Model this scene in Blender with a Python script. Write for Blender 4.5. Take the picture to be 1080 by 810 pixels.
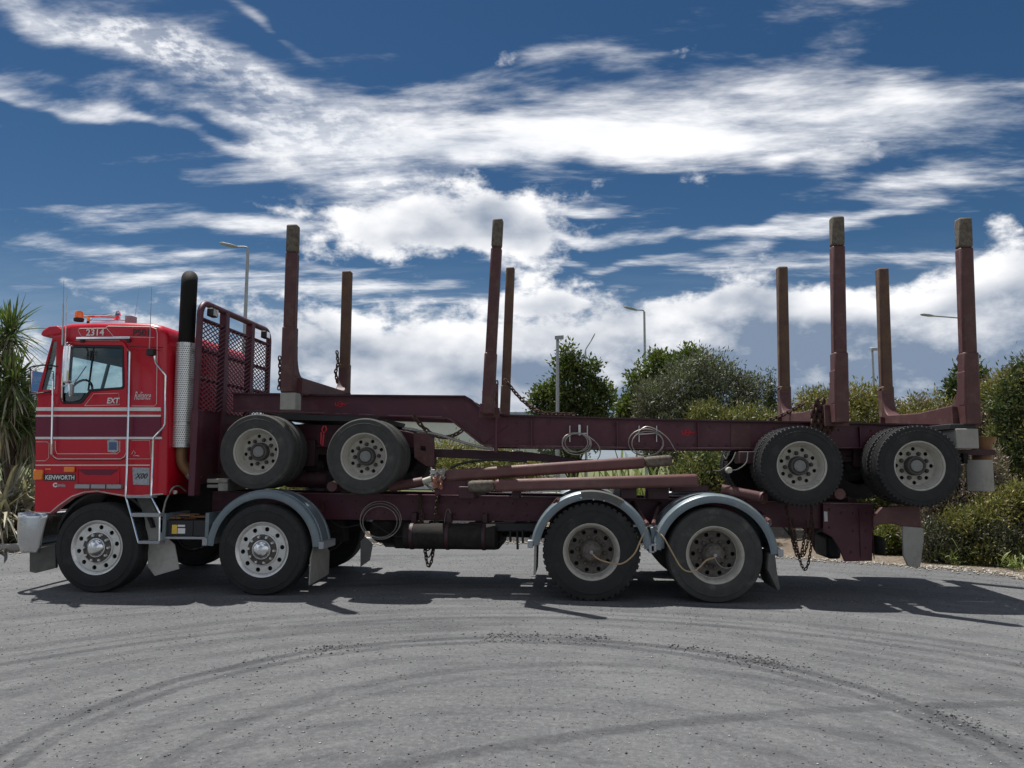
import bpy, bmesh, math, random
import numpy as np
from mathutils import Vector, Matrix
from mathutils.geometry import tessellate_polygon

# ------------------------------------------------------------------ camera, world, sun, exposure
scene = bpy.context.scene
for o in list(bpy.data.objects):
    bpy.data.objects.remove(o, do_unlink=True)
COL = scene.collection
R = math.radians
CAM_H, CAM_D, FPX = 1.455, 8.345, 811.0
CAM_LOC = Vector((0, -CAM_D, CAM_H))
CAM_ROT = (Matrix.Rotation(R(4.4), 3, 'Z') @ Matrix.Rotation(R(90 + 5.84), 3, 'X') @ Matrix.Rotation(R(0.2), 3, 'Z'))
cd = bpy.data.cameras.new('camera'); cam = bpy.data.objects.new('camera', cd); COL.objects.link(cam)
cam.location = CAM_LOC; cam.rotation_euler = CAM_ROT.to_euler()
cd.sensor_width = 36; cd.lens = FPX / 1080 * 36; cd.clip_end = 5000; cd.clip_start = 0.1
scene.camera = cam
SUN_TO = Vector((-0.26, 0.245, 1.0)).normalized()
sl = bpy.data.lights.new('sun', 'SUN'); sun = bpy.data.objects.new('sun', sl); COL.objects.link(sun)
sun.location = (-20, 20, 60)
sl.energy = 5.0; sl.angle = R(0.53); sl.color = (1, 0.97, 0.925)
sun.rotation_euler = SUN_TO.to_track_quat('Z', 'Y').to_euler()
vs = scene.view_settings
vs.view_transform = 'Standard'; vs.look = 'None'; vs.gamma = 1; vs.use_curve_mapping = False
vs.exposure = 0.32

def ray(px, py):
    return CAM_ROT @ Vector(((px - 540) / FPX, -(py - 405) / FPX, -1))
def W(px, py, Y=0.0):
    d = ray(px, py); return CAM_LOC + d * ((Y - CAM_LOC.y) / d.y)
def G(px, py, Z=0.0):
    d = ray(px, py); return CAM_LOC + d * ((Z - CAM_LOC.z) / d.z)
def DP(px, py, depth):
    """point on the ray of a pixel at a distance in metres along the view axis"""
    return CAM_LOC + ray(px, py) * depth
def PX(pts, Y):
    return [(W(a, b, Y).x, W(a, b, Y).z) for a, b in pts]
def azel(px, py):
    d = ray(px, py).normalized(); return math.degrees(math.atan2(d.x, d.y)), math.degrees(math.asin(d.z))

# small node helper -------------------------------------------------
class NT:
    def __init__(s, tree): s.t = tree; s.n = tree.nodes; s.l = tree.links
    def new(s, typ, **kw):
        n = s.n.new(typ)
        for k, v in kw.items(): setattr(n, k, v)
        return n
    def put(s, sock, v):
        if isinstance(v, bpy.types.NodeSocket): s.l.new(v, sock)
        elif v is not None: sock.default_value = v
    def m(s, op, a, b=None, c=None, clamp=False):
        n = s.new('ShaderNodeMath', operation=op); n.use_clamp = clamp
        s.put(n.inputs[0], a); s.put(n.inputs[1], b)
        if c is not None: s.put(n.inputs[2], c)
        return n.outputs[0]
    def sum(s, lst):
        r = lst[0]
        for x in lst[1:]: r = s.m('ADD', r, x)
        return r
    def ramp(s, v, a, b, lo=0.0, hi=1.0, smooth=True):
        n = s.new('ShaderNodeMapRange'); n.interpolation_type = 'SMOOTHSTEP' if smooth else 'LINEAR'
        s.put(n.inputs[0], v); n.inputs[1].default_value = a; n.inputs[2].default_value = b
        n.inputs[3].default_value = lo; n.inputs[4].default_value = hi
        return n.outputs[0]
    def noise(s, vec, scale, detail=4, rough=0.55, dist=0.0, lac=2.0):
        n = s.new('ShaderNodeTexNoise'); n.noise_dimensions = '3D'
        s.put(n.inputs['Vector'], vec); n.inputs['Scale'].default_value = scale
        n.inputs['Detail'].default_value = detail; n.inputs['Roughness'].default_value = rough
        n.inputs['Distortion'].default_value = dist; n.inputs['Lacunarity'].default_value = lac
        return n.outputs[0]
    def mix(s, f, a, b, mode='MIX'):
        n = s.new('ShaderNodeMix'); n.data_type = 'RGBA'; n.blend_type = mode
        s.put(n.inputs[0], f)
        s.put(n.inputs[6], (*a, 1) if isinstance(a, tuple) and len(a) == 3 else a)
        s.put(n.inputs[7], (*b, 1) if isinstance(b, tuple) and len(b) == 3 else b)
        return n.outputs[2]
    def comb(s, x, y, z):
        n = s.new('ShaderNodeCombineXYZ'); s.put(n.inputs[0], x); s.put(n.inputs[1], y); s.put(n.inputs[2], z); return n.outputs[0]
    def vmul(s, v, k):
        n = s.new('ShaderNodeVectorMath', operation='MULTIPLY'); s.put(n.inputs[0], v); n.inputs[1].default_value = k; return n.outputs[0]
    def vadd(s, v, k):
        n = s.new('ShaderNodeVectorMath', operation='ADD'); s.put(n.inputs[0], v); s.put(n.inputs[1], k); return n.outputs[0]

# ------------------------------------------------------------------ sky with clouds
world = bpy.data.worlds.new('World'); scene.world = world; world.use_nodes = True
world.node_tree.nodes.clear()
world.cycles.sampling_method = 'MANUAL'; world.cycles.sample_map_resolution = 256
w = NT(world.node_tree)
SKY_K = 0.041
sky = w.new('ShaderNodeTexSky', sky_type='NISHITA'); sky.sun_disc = False
sky.sun_elevation = math.asin(SUN_TO.z); sky.sun_rotation = math.atan2(SUN_TO.x, SUN_TO.y)
sky.air_density = 0.9; sky.dust_density = 0.25; sky.ozone_density = 4.0
tc = w.new('ShaderNodeTexCoord'); D = tc.outputs['Generated']
sp = w.new('ShaderNodeSeparateXYZ'); w.l.new(D, sp.inputs[0])
dx, dy, dz = sp.outputs
az = w.m('MULTIPLY', w.m('ARCTAN2', dx, dy), 57.29578)
el = w.m('MULTIPLY', w.m('ARCSINE', dz), 57.29578)
zz = w.m('ADD', w.m('MAXIMUM', dz, 0.0), 0.10)
Q = w.comb(w.m('DIVIDE', dx, zz), w.m('DIVIDE', dy, zz), 0.0)       # flat cloud deck overhead
warpn = w.new('ShaderNodeTexNoise'); warpn.inputs['Scale'].default_value = 9.0; warpn.inputs['Detail'].default_value = 2
w.l.new(D, warpn.inputs['Vector'])
wsp = w.new('ShaderNodeSeparateColor'); w.l.new(warpn.outputs['Color'], wsp.inputs[0])
azw = w.m('ADD', az, w.m('MULTIPLY', w.m('SUBTRACT', wsp.outputs[0], 0.5), 6.0))
elw = w.m('ADD', el, w.m('MULTIPLY', w.m('SUBTRACT', wsp.outputs[1], 0.5), 3.2))

ACC = {}
def ell(layer, cx, cy, rx, ry, rot=0.0, wt=1.0):
    """soft patch of cloud, given where it stands in the sky"""
    a0, e0 = azel(cx, cy); ax, _ = azel(cx + rx, cy); _, ey = azel(cx, cy - ry)
    ra, re = abs(ax - a0), abs(ey - e0); c, s_ = math.cos(R(-rot)), math.sin(R(-rot))
    u = w.m('MULTIPLY_ADD', azw, c / ra, w.m('MULTIPLY_ADD', elw, s_ / ra, -(a0 * c + e0 * s_) / ra))
    v = w.m('MULTIPLY_ADD', azw, -s_ / re, w.m('MULTIPLY_ADD', elw, c / re, -(-a0 * s_ + e0 * c) / re))
    d2 = w.m('MULTIPLY_ADD', u, u, w.m('MULTIPLY', v, v))
    ACC[layer] = w.m('MULTIPLY_ADD', w.m('POWER', 0.4066, d2), wt, ACC.get(layer, 0.0))

# thin high cloud
for e in [(790, 105, 250, 40, 4, .75), (830, 150, 300, 26, 2, .6), (520, 148, 210, 32, 1, 1.0), (330, 140, 150, 17, 3, 1.0), (1020, 140, 150, 48, -3, .55), (150, 132, 110, 9, 3, .8),
          (170, 58, 150, 24, 8, .85), (300, 84, 80, 17, 8, .6), (40, 22, 70, 20, 8, .75), (400, 198, 110, 26, 4, .95), (620, 45, 70, 22, -6, .35), (290, 25, 50, 9, 24, .5),
          (215, 232, 120, 12, -5, .75), (200, 268, 170, 8, 0, .75), (690, 246, 280, 8, 0, .75), (640, 276, 170, 7, -2, .7), (610, 220, 70, 7, 5, .6),
          (860, 242, 110, 12, -4, .6), (300, 303, 260, 15, 0, .65), (900, 275, 220, 12, 0, .55), (40, 116, 60, 7, 4, .55), (960, 195, 90, 10, 0, .45)]:
    ell('A', *e)
# heaped cloud
for e in [(430, 248, 85, 34, 0, 1.0), (535, 252, 60, 34, 0, 1.0), (900, 388, 270, 76, -3, 1.3), (1060, 340, 130, 58, -8, 1.1),
          (730, 368, 110, 46, -16, 1.0), (450, 385, 280, 62, 0, 1.1), (50, 415, 120, 40, 0, .9), (600, 320, 130, 10, 0, .45)]:
    ell('B', *e)
A, B = ACC['A'], ACC['B']
inview = w.m('MULTIPLY', w.ramp(w.m('ABSOLUTE', az), 44, 60, 1, 0), w.ramp(el, 33, 46, 1, 0))
lowf = w.noise(D, 2.2, 3, .5)
gen = w.m('MULTIPLY', w.m('SUBTRACT', 1.0, inview), w.ramp(lowf, .40, .62, 0, 1.0))
A = w.m('ADD', A, w.m('MULTIPLY', gen, .9)); B = w.m('ADD', B, w.m('MULTIPLY', gen, w.ramp(el, 5, 40, 1.0, 0.35)))
nA1 = w.noise(w.vmul(Q, (0.8, 2.0, 1)), 2.1, 6, .62, .25)
nA2 = w.noise(w.vmul(Q, (.7, 1.5, 1)), 7.0, 4, .62)
nA = w.m('ADD', w.m('MULTIPLY', nA1, .8), w.m('MULTIPLY', nA2, .2))
aA = w.ramp(w.m('ADD', A, w.m('MULTIPLY', w.m('SUBTRACT', nA, .5), 3.3)), .20, 1.25)
ell('M', 190, 62, 190, 45, 12, 1.0); ell('M', 420, 205, 90, 22, 0, .5); ell('M', 640, 195, 160, 18, 0, .6)
mott = w.ramp(w.noise(Q, 21.0, 4, .6), .40, .60, 1.0, 0.0)
aA = w.m('MULTIPLY', aA, w.m('SUBTRACT', .92, w.m('MULTIPLY', w.m('MULTIPLY', mott, ACC['M']), .6)))
def cumul(vec):
    return w.noise(w.vmul(vec, (1, 1, 1.7)), 7.0, 8, .60, .0)
nB = cumul(D); nBo = w.noise(w.vmul(w.vadd(D, (-.02, 0.0, .035)), (1, 1, 1.7)), 7.0, 3, .5)
nBs = w.noise(w.vmul(D, (1, 1, 1.7)), 7.0, 3, .5)
nBl = w.noise(w.vmul(D, (1, 1, 2.6)), 3.6, 3, .5)
dB = w.m('ADD', B, w.m('MULTIPLY', w.m('SUBTRACT', nB, .5), 2.6))
aB = w.ramp(dB, .34, .70)
relief = w.m('ADD', w.m('MULTIPLY', w.m('SUBTRACT', nBs, nBo), 2.6), w.m('MULTIPLY', w.m('SUBTRACT', nB, nBs), 3.4))
thick = w.ramp(dB, .50, 1.5, .0, .58)                       # thicker cloud lets less light through
shB = w.m('SUBTRACT', w.m('ADD', w.ramp(nBl, .36, .64, .62, 1.0), relief), w.m('ADD', thick, w.ramp(el, 2.0, 12.5, .48, .0)), clamp=True)
colB = w.mix(shB, (.175, .23, .32), (.86, .86, .87))
nAs = w.ramp(nA, .35, .62, .55, 1.0)
colA = w.mix(nAs, (.38, .44, .53), (.90, .90, .91))
hs = w.new('ShaderNodeHueSaturation'); hs.inputs['Saturation'].default_value = 1.22; hs.inputs['Hue'].default_value = .498; hs.inputs['Value'].default_value = SKY_K
w.l.new(sky.outputs[0], hs.inputs['Color'])
veil = w.ramp(w.m('ADD', el, w.m('MULTIPLY', w.m('SUBTRACT', nA1, .5), 7.0)), 1.5, 15.5, .60, 0.0)
c0_ = w.mix(veil, hs.outputs[0], (.33, .40, .50))
c1 = w.mix(aA, c0_, colA)
c2 = w.mix(aB, c1, colB)
bg = w.new('ShaderNodeBackground'); w.l.new(c2, bg.inputs['Color']); bg.inputs['Strength'].default_value = 1.0
wo = w.new('ShaderNodeOutputWorld'); w.l.new(bg.outputs[0], wo.inputs['Surface'])

# ------------------------------------------------------------------ materials
MATS = {}
def mat(name, col, col2=None, rough=.5, metal=0.0, scale=6.0, amt=.5, bump=0.0, bscale=60.0, coat=0.0, dirt=None, dscale=3.0, damt=0.0, dlo=.52, dhi=.72, spec=.5, scuff=None):
    """procedural paint / metal / rubber: two tones, patches of dirt or rust, fine relief"""
    if name in MATS: return MATS[name]
    m = bpy.data.materials.new(name); m.use_nodes = True; MATS[name] = m
    n = NT(m.node_tree); p = m.node_tree.nodes['Principled BSDF']
    pos = n.new('ShaderNodeTexCoord').outputs['Object']
    n1 = n.noise(pos, scale, 6, .65)
    c = n.mix(n.ramp(n1, .35, .68, 0, amt), col, col2 or tuple(x * .7 for x in col))
    r = n.m('ADD', rough, n.m('MULTIPLY', n.m('SUBTRACT', n1, .5), .25))
    if dirt:
        n2 = n.noise(n.vadd(pos, (7.3, 2.1, 4.4)), dscale, 8, .7)
        f = n.ramp(n2, dlo, dhi, 0, damt)
        c = n.mix(f, c, dirt); r = n.m('ADD', r, n.m('MULTIPLY', f, .35))
        if metal: n.l.new(n.m('SUBTRACT', metal, n.m('MULTIPLY', f, metal)), p.inputs['Metallic'])
    if scuff:
        sc = n.noise(n.vmul(pos, (1.0, 3.0, 7.0)), 9.0, 5, .7); c = n.mix(n.ramp(sc, .66, .74, 0, .75), c, scuff)
    n.l.new(c, p.inputs['Base Color']); n.l.new(n.m('MINIMUM', r, 1.0), p.inputs['Roughness'])
    if metal and not dirt: p.inputs['Metallic'].default_value = metal
    p.inputs['Coat Weight'].default_value = coat; p.inputs['Coat Roughness'].default_value = .12
    p.inputs['Specular IOR Level'].default_value = spec
    if bump:
        b = n.new('ShaderNodeBump'); b.inputs['Strength'].default_value = bump; b.inputs['Distance'].default_value = .01
        n.l.new(n.noise(pos, bscale, 4, .6), b.inputs['Height']); n.l.new(b.outputs[0], p.inputs['Normal'])
    return m
DUST = (.26, .235, .20); RUST = (.16, .06, .025)
mat('red_paint', (.52, .004, .020), (.42, .0035, .016), .33, scale=2.5, coat=.12, dirt=(.40, .035, .05), dscale=2.2, damt=.35, spec=.4)
mat('red_faded', (.42, .035, .045), (.50, .10, .09), .5, scale=9, dirt=DUST, damt=.3)
mat('maroon_band', (.15, .004, .030), (.115, .003, .023), .35, scale=3, coat=.1, spec=.4)
mat('maroon_steel', (.082, .014, .026), (.052, .011, .019), .48, scuff=(.26, .17, .165), scale=3.5, bump=.06, dirt=(.17, .095, .09), dscale=2.6, damt=.6, dlo=.50, dhi=.8)
mat('maroon_worn', (.085, .026, .025), (.055, .018, .019), .55, scuff=(.25, .18, .16), scale=8, bump=.12, dirt=(.15, .092, .075), dscale=7, damt=.65, dlo=.47, dhi=.72)
mat('stake_worn', (.100, .050, .030), (.058, .026, .022), .65, scale=7, bump=.2, dirt=(.15, .095, .055), dscale=5, damt=.85, dlo=.42, dhi=.68)
mat('bare_tip', (.15, .125, .095), (.075, .055, .042), .75, scale=22, amt=.9, bump=.35, bscale=90, dirt=(.07, .05, .035), dscale=14, damt=.7)
mat('maroon_dark', (.05, .014, .02), (.035, .012, .016), .6, scale=5, dirt=(.10, .08, .07), damt=.6)
mat('chrome', (.78, .79, .80), (.70, .71, .73), .09, metal=1.0, scale=8, dirt=(.30, .28, .26), damt=.18)
mat('brushed', (.60, .60, .59), (.45, .45, .45), .34, metal=.9, scale=14, dirt=DUST, damt=.5)
mat('alloy', (.66, .65, .62), (.50, .49, .46), .38, metal=.75, scale=18, dirt=(.30, .27, .23), dscale=9, damt=.45)
mat('alloy_cap', (.72, .72, .72), (.6, .6, .6), .22, metal=.95, scale=10, dirt=DUST, damt=.2)
mat('rim_cream', (.46, .435, .375), (.34, .32, .27), .55, scale=12, dirt=(.20, .165, .13), dscale=8, damt=.7)
mat('rim_dirty', (.115, .10, .085), (.06, .053, .045), .75, scale=16, amt=.8, bump=.2, dirt=(.22, .19, .155), dscale=9, damt=.7)
mat('rubber', (.022, .022, .022), (.036, .035, .034), .75, scale=10, bump=.12, dirt=(.085, .08, .072), dscale=6, damt=.42, spec=.3)
mat('rubber_dusty', (.056, .055, .051), (.038, .037, .035), .82, scale=9, bump=.12, dirt=(.145, .14, .125), dscale=5, damt=.7, spec=.3)
mat('edge_worn_highlight', (.24, .15, .145), (.13, .05, .06), .6, scale=5, amt=.9, dirt=(.07, .02, .03), dscale=4, damt=.9, dlo=.45, dhi=.6)  # pale scuffed paint, also used to paint highlights along steel edges
mat('stake_brown', (.135, .052, .048), (.085, .034, .034), .55, scale=6, bump=.15, scuff=(.26, .19, .16), dirt=(.16, .105, .08), dscale=6, damt=.6, dlo=.47, dhi=.72)
mat('bumper_steel', (.52, .53, .54), (.44, .45, .46), .22, metal=.95, scale=5, dirt=(.26, .245, .22), dscale=4, damt=.45)
mat('black', (.014, .014, .015), (.022, .022, .022), .6, scale=8)
mat('grime', (.020, .018, .017), (.034, .030, .027), .85, scale=9, amt=.9, bump=.4, bscale=25, dirt=(.06, .05, .042), dscale=7, damt=.6, spec=.2)
mat('soot', (.006, .0055, .005), (.014, .012, .010), .75, spec=.25, scale=12, bump=.15)
mat('steel_blue', (.145, .185, .205), (.19, .22, .235), .42, metal=.2, scale=7, dirt=(.28, .26, .23), dscale=6, damt=.55)
mat('flap_grey', (.30, .29, .255), (.23, .22, .19), .75, scale=8, bump=.1, dirt=(.19, .165, .13), dscale=5, damt=.6)
mat('flap_pale', (.46, .445, .40), (.36, .345, .30), .7, scale=7, bump=.1, dirt=(.27, .24, .20), dscale=5, damt=.6)
mat('flap_dark', (.10, .098, .09), (.07, .068, .06), .8, scale=8, bump=.1, dirt=(.19, .17, .14), dscale=5, damt=.5)
mat('white_paint', (.72, .71, .69), (.6, .59, .57), .45, scale=12, dirt=(.40, .34, .3), dscale=10, damt=.35)
mat('pinstripe', (.70, .60, .55), (.6, .48, .44), .5, scale=20)
mat('decal_black', (.02, .02, .022), None, .4)
mat('decal_grey', (.42, .44, .46), (.22, .24, .26), .5, scale=40, amt=.9)
mat('decal_blue', (.07, .12, .23), None, .4)
mat('paint_red_mark', (.55, .03, .04), (.42, .03, .04), .6, scale=30)
mat('amber', (.85, .22, .012), (.75, .17, .01), .22, scale=10, coat=.5)
mat('rust_chain', (.075, .035, .024), (.045, .026, .02), .75, scale=40, amt=.9, dirt=(.17, .075, .04), dscale=30, damt=.6)
mat('cable', (.33, .31, .28), (.2, .19, .17), .45, metal=.5, scale=30)
mat('hose_orange', (.42, .28, .15), (.25, .20, .15), .55, scale=18)
mat('pipe_rust', (.24, .12, .055), (.17, .09, .05), .6, metal=.3, scale=14)
mat('fabric_orange', (.50, .20, .12), (.55, .42, .36), .85, scale=16, amt=.9)
mat('fabric_white', (.55, .53, .50), (.4, .38, .35), .85, scale=16, amt=.9)
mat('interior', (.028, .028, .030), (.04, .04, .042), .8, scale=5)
mat('label_yellow', (.75, .5, .06), None, .5)
mat('galv', (.36, .37, .38), (.28, .29, .30), .5, metal=.5, scale=5)
mat('hub_dusty', (.050, .045, .040), (.085, .077, .068), .75, scale=14, amt=.9, bump=.15)
mat('hubcap_grey', (.20, .20, .19), (.13, .13, .125), .6, scale=20, dirt=(.1, .085, .07), dscale=12, damt=.5)
mat('lamp_head', (.30, .31, .31), (.22, .22, .23), .5, scale=6)
mat('bark', (.085, .062, .045), (.05, .038, .03), .9, scale=14, bump=.4)
mat('twig', (.10, .075, .055), (.06, .045, .035), .9, scale=14)
mat('bldg_wall', (.62, .62, .60), (.55, .55, .54), .8, scale=2)
mat('bldg_roof', (.26, .29, .32), (.22, .25, .28), .5, scale=2)
mat('bldg_dark', (.05, .06, .07), None, .2)
mat('kerb_mat', (.50, .49, .46), (.36, .35, .32), .9, scale=5, bump=.3, dirt=(.22, .2, .17), damt=.6)
def glass_mat():
    m = bpy.data.materials.new('glass_pane'); m.use_nodes = True; MATS['glass'] = m
    n = NT(m.node_tree); out = m.node_tree.nodes['Material Output']
    t = n.new('ShaderNodeBsdfTransparent'); t.inputs[0].default_value = (.80, .90, .90, 1)
    g = n.new('ShaderNodeBsdfGlossy'); g.inputs['Roughness'].default_value = .02
    fr = n.new('ShaderNodeFresnel'); fr.inputs[0].default_value = 1.5
    mx = n.new('ShaderNodeMixShader'); n.l.new(fr.outputs[0], mx.inputs[0]); n.l.new(t.outputs[0], mx.inputs[1]); n.l.new(g.outputs[0], mx.inputs[2])
    n.l.new(mx.outputs[0], out.inputs[0])
glass_mat()
def leaf_mat(name, ca, cb, cc=None, trans=.3, rough=.5, spec=.35):
    m = bpy.data.materials.new(name); m.use_nodes = True; MATS[name] = m
    n = NT(m.node_tree); out = m.node_tree.nodes['Material Output']; p = m.node_tree.nodes['Principled BSDF']
    g = n.new('ShaderNodeNewGeometry'); rnd = g.outputs['Random Per Island']
    c = n.mix(n.ramp(rnd, 0, .7, smooth=False), ca, cb)
    if cc: c = n.mix(n.ramp(rnd, .72, .95), c, cc)
    pn = n.noise(n.new('ShaderNodeTexCoord').outputs['Object'], 1.3, 2)
    c = n.mix(n.ramp(pn, .4, .65, 0, .35), c, ca)
    n.l.new(c, p.inputs['Base Color']); p.inputs['Roughness'].default_value = rough; p.inputs['Specular IOR Level'].default_value = spec
    t = n.new('ShaderNodeBsdfTranslucent'); n.l.new(n.mix(1.0, c, (1.0, 1.1, .5), 'MULTIPLY'), t.inputs[0])
    mx = n.new('ShaderNodeMixShader'); mx.inputs[0].default_value = trans
    n.l.new(p.outputs[0], mx.inputs[1]); n.l.new(t.outputs[0], mx.inputs[2]); n.l.new(mx.outputs[0], out.inputs[0])
#leaf_mat('leaf_broad', (0.054, 0.101, 0.028), (0.116, 0.178, 0.046))
#leaf_mat('leaf_bright', (0.074, 0.128, 0.027), (0.135, 0.203, 0.047))
leaf_mat('leaf_grey', (0.093, 0.112, 0.068), (0.158, 0.173, 0.112), (0.210, 0.210, 0.165), .2)
leaf_mat('leaf_olive', (0.120, 0.136, 0.045), (0.200, 0.200, 0.072), (0.240, 0.192, 0.096), .25)
leaf_mat('leaf_yellow', (0.150, 0.158, 0.045), (0.255, 0.232, 0.075), (0.270, 0.195, 0.105), .25)
leaf_mat('leaf_dark', (0.037, 0.061, 0.025), (0.076, 0.105, 0.037), (0.136, 0.145, 0.060), .2)
leaf_mat('leaf_dry', (.19, .145, .125), (.26, .205, .185), (.15, .14, .07), .2)
leaf_mat('leaf_broad', (.055, .080, .026), (.105, .135, .045), (.14, .16, .06))
leaf_mat('leaf_bright', (.075, .105, .026), (.13, .165, .045), (.17, .19, .06))
leaf_mat('leaf_flax', (.24, .215, .15), (.42, .385, .29), (.11, .12, .06), .12, .45)
leaf_mat('leaf_cabbage', (0.062, 0.100, 0.027), (0.138, 0.188, 0.062), (0.200, 0.188, 0.100), .2, .4)
#leaf_mat('leaf_flax', (0.237, 0.206, 0.131), (0.425, 0.375, 0.250), (0.112, 0.138, 0.056), .15, .45)
leaf_mat('leaf_flaxgreen', (0.108, 0.156, 0.042), (0.228, 0.264, 0.090), (0.360, 0.324, 0.180), .2, .45)
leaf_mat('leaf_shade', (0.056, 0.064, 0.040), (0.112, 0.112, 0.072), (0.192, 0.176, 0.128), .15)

# ------------------------------------------------------------------ mesh helpers
WT = {}
class MB:
    """collects shapes for ONE mesh object"""
    def __init__(s): s.v = []; s.f = []
    def add(s, vs_, fs):
        k = len(s.v); s.v += [tuple(a) for a in vs_]; s.f += [tuple(i + k for i in f) for f in fs]; return s
    def box(s, x0, x1, y0, y1, z0, z1):
        return s.add([(x0,y0,z0),(x1,y0,z0),(x1,y1,z0),(x0,y1,z0),(x0,y0,z1),(x1,y0,z1),(x1,y1,z1),(x0,y1,z1)],
                     [(0,3,2,1),(4,5,6,7),(0,1,5,4),(1,2,6,5),(2,3,7,6),(3,0,4,7)])
    def pbox(s, a, b, Y0, Y1, Yp=None):
        """box whose near face spans two pixels (left-top, right-bottom) on the plane Yp"""
        Yp = Y0 if Yp is None else Yp
        p, q = W(*a, Yp), W(*b, Yp); return s.box(min(p.x,q.x), max(p.x,q.x), Y0, Y1, min(p.z,q.z), max(p.z,q.z))
    def prism(s, loops, a0, a1, axis='Y'):
        """closed outline (with holes) pushed along an axis"""
        tri = tessellate_polygon([[Vector((x, z, 0)) for x, z in lp] for lp in loops])
        flat = [p for lp in loops for p in lp]; n = len(flat)
        if axis == 'Y': mk = lambda p, a: (p[0], a, p[1])
        elif axis == 'X': mk = lambda p, a: (a, p[0], p[1])
        else: mk = lambda p, a: (p[0], p[1], a)
        vs_ = [mk(p, a0) for p in flat] + [mk(p, a1) for p in flat]
        fs = [tuple(t) for t in tri] + [tuple(i + n for i in reversed(t)) for t in tri]
        k = 0
        for lp in loops:
            m = len(lp)
            for i in range(m):
                j = (i + 1) % m; fs.append((k + i, k + j, k + j + n, k + i + n))
            k += m
        return s.add(vs_, fs)
    def tube(s, pts, r, n=8, closed=False, caps=True, taper=None):
        pts = [Vector(p) for p in pts]; N = len(pts); vs_ = []; fs = []
        t0 = (pts[1] - pts[0]).normalized(); up = Vector((0, 0, 1)) if abs(t0.z) < .9 else Vector((1, 0, 0))
        nrm = (up - t0 * up.dot(t0)).normalized()
        for i, p in enumerate(pts):
            if closed: t = (pts[(i + 1) % N] - pts[i - 1])
            else: t = pts[min(i + 1, N - 1)] - pts[max(i - 1, 0)]
            t = t.normalized() if t.length > 1e-9 else t0
            nrm = nrm - t * nrm.dot(t); nrm = nrm.normalized() if nrm.length > 1e-6 else t.orthogonal().normalized()
            b = t.cross(nrm); rr = r if taper is None else r + (taper - r) * i / (N - 1)
            for k in range(n):
                a = 2 * math.pi * k / n; vs_.append(p + nrm * (rr * math.cos(a)) + b * (rr * math.sin(a)))
        M_ = N if closed else N - 1
        for i in range(M_):
            j = (i + 1) % N
            for k in range(n):
                l = (k + 1) % n; fs.append((i * n + k, i * n + l, j * n + l, j * n + k))
        if caps and not closed: fs.append(tuple(range(n - 1, -1, -1))); fs.append(tuple((N - 1) * n + k for k in range(n)))
        return s.add(vs_, fs)
    def lathe(s, prof, c=(0, 0, 0), axis='Y', n=48, a0=0.0, a1=360.0, close=False):
        """profile (r, along) turned round an axis; rows go on in order"""
        full = abs(a1 - a0 - 360) < 1e-6; K = n if full else n + 1; vs_ = []; fs = []; L = len(prof)
        for i in range(K):
            a = R(a0 + (a1 - a0) * i / n); ca, sa = math.cos(a), math.sin(a)
            for r, y in prof:
                if axis == 'Y': vs_.append((c[0] + r * ca, c[1] + y, c[2] + r * sa))
                elif axis == 'X': vs_.append((c[0] + y, c[1] + r * ca, c[2] + r * sa))
                else: vs_.append((c[0] + r * ca, c[1] + r * sa, c[2] + y))
        for i in range(n):
            j = (i + 1) % K
            for k in range(L if close else L - 1):
                l = (k + 1) % L; fs.append((i * L + k, i * L + l, j * L + l, j * L + k))
        if close and not full:
            fs.append(tuple(range(L))); fs.append(tuple(n * L + k for k in reversed(range(L))))
        return s.add(vs_, fs)
    def build(s, name, m, parent=None, bevel=0.0, smooth=35, world_origin=False, seg=2):
        v = np.array(s.v, dtype=float)
        c = np.zeros(3) if world_origin else (v.min(0) + v.max(0)) / 2
        me = bpy.data.meshes.new(name); me.from_pydata((v - c).tolist(), [], s.f)
        bm = bmesh.new(); bm.from_mesh(me); bmesh.ops.remove_doubles(bm, verts=bm.verts, dist=1e-5)
        bmesh.ops.recalc_face_normals(bm, faces=bm.faces); bm.to_mesh(me); bm.free()
        for p in me.polygons: p.use_smooth = smooth > 0
        if smooth: me.set_sharp_from_angle(angle=R(smooth))
        if m: me.materials.append(MATS[m] if isinstance(m, str) else m)
        o = bpy.data.objects.new(name, me); COL.objects.link(o); o.location = c.tolist()
        if bevel:
            b = o.modifiers.new('bevel', 'BEVEL'); b.width = bevel; b.segments = seg; b.limit_method = 'ANGLE'; b.angle_limit = R(40); b.harden_normals = False
        WT[o.name] = Vector(c.tolist())
        if parent: child(o, parent)
        return o
def child(o, parent):
    o.parent = parent; o.matrix_parent_inverse = Matrix.Translation(-WT[parent.name])
def empty(name, loc, label=None, cat=None, group=None, parent=None):
    o = bpy.data.objects.new(name, None); COL.objects.link(o); o.location = loc; o.empty_display_size = .2; WT[o.name] = Vector(loc)
    if label: tag(o, label, cat, group)
    if parent: child(o, parent)
    return o
def tag(o, label, cat, group=None):
    o['label'] = label; o['category'] = cat
    if group: o['group'] = group
    return o
def copy_mesh(o, loc, parent, rotz=0.0):
    c = o.copy(); COL.objects.link(c); c.location = loc; c.rotation_euler = (0, 0, rotz); WT[c.name] = Vector(loc)
    c.parent = parent; c.matrix_parent_inverse = Matrix.Translation(-WT[parent.name]); return c
def arc(cx, cy, r, a0, a1, n):
    return [(cx + r * math.cos(R(a0 + (a1 - a0) * i / n)), cy + r * math.sin(R(a0 + (a1 - a0) * i / n))) for i in range(n + 1)]
def circle(cx, cy, r, n=16):
    return [(cx + r * math.cos(2 * math.pi * i / n), cy + r * math.sin(2 * math.pi * i / n)) for i in range(n)]
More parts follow.
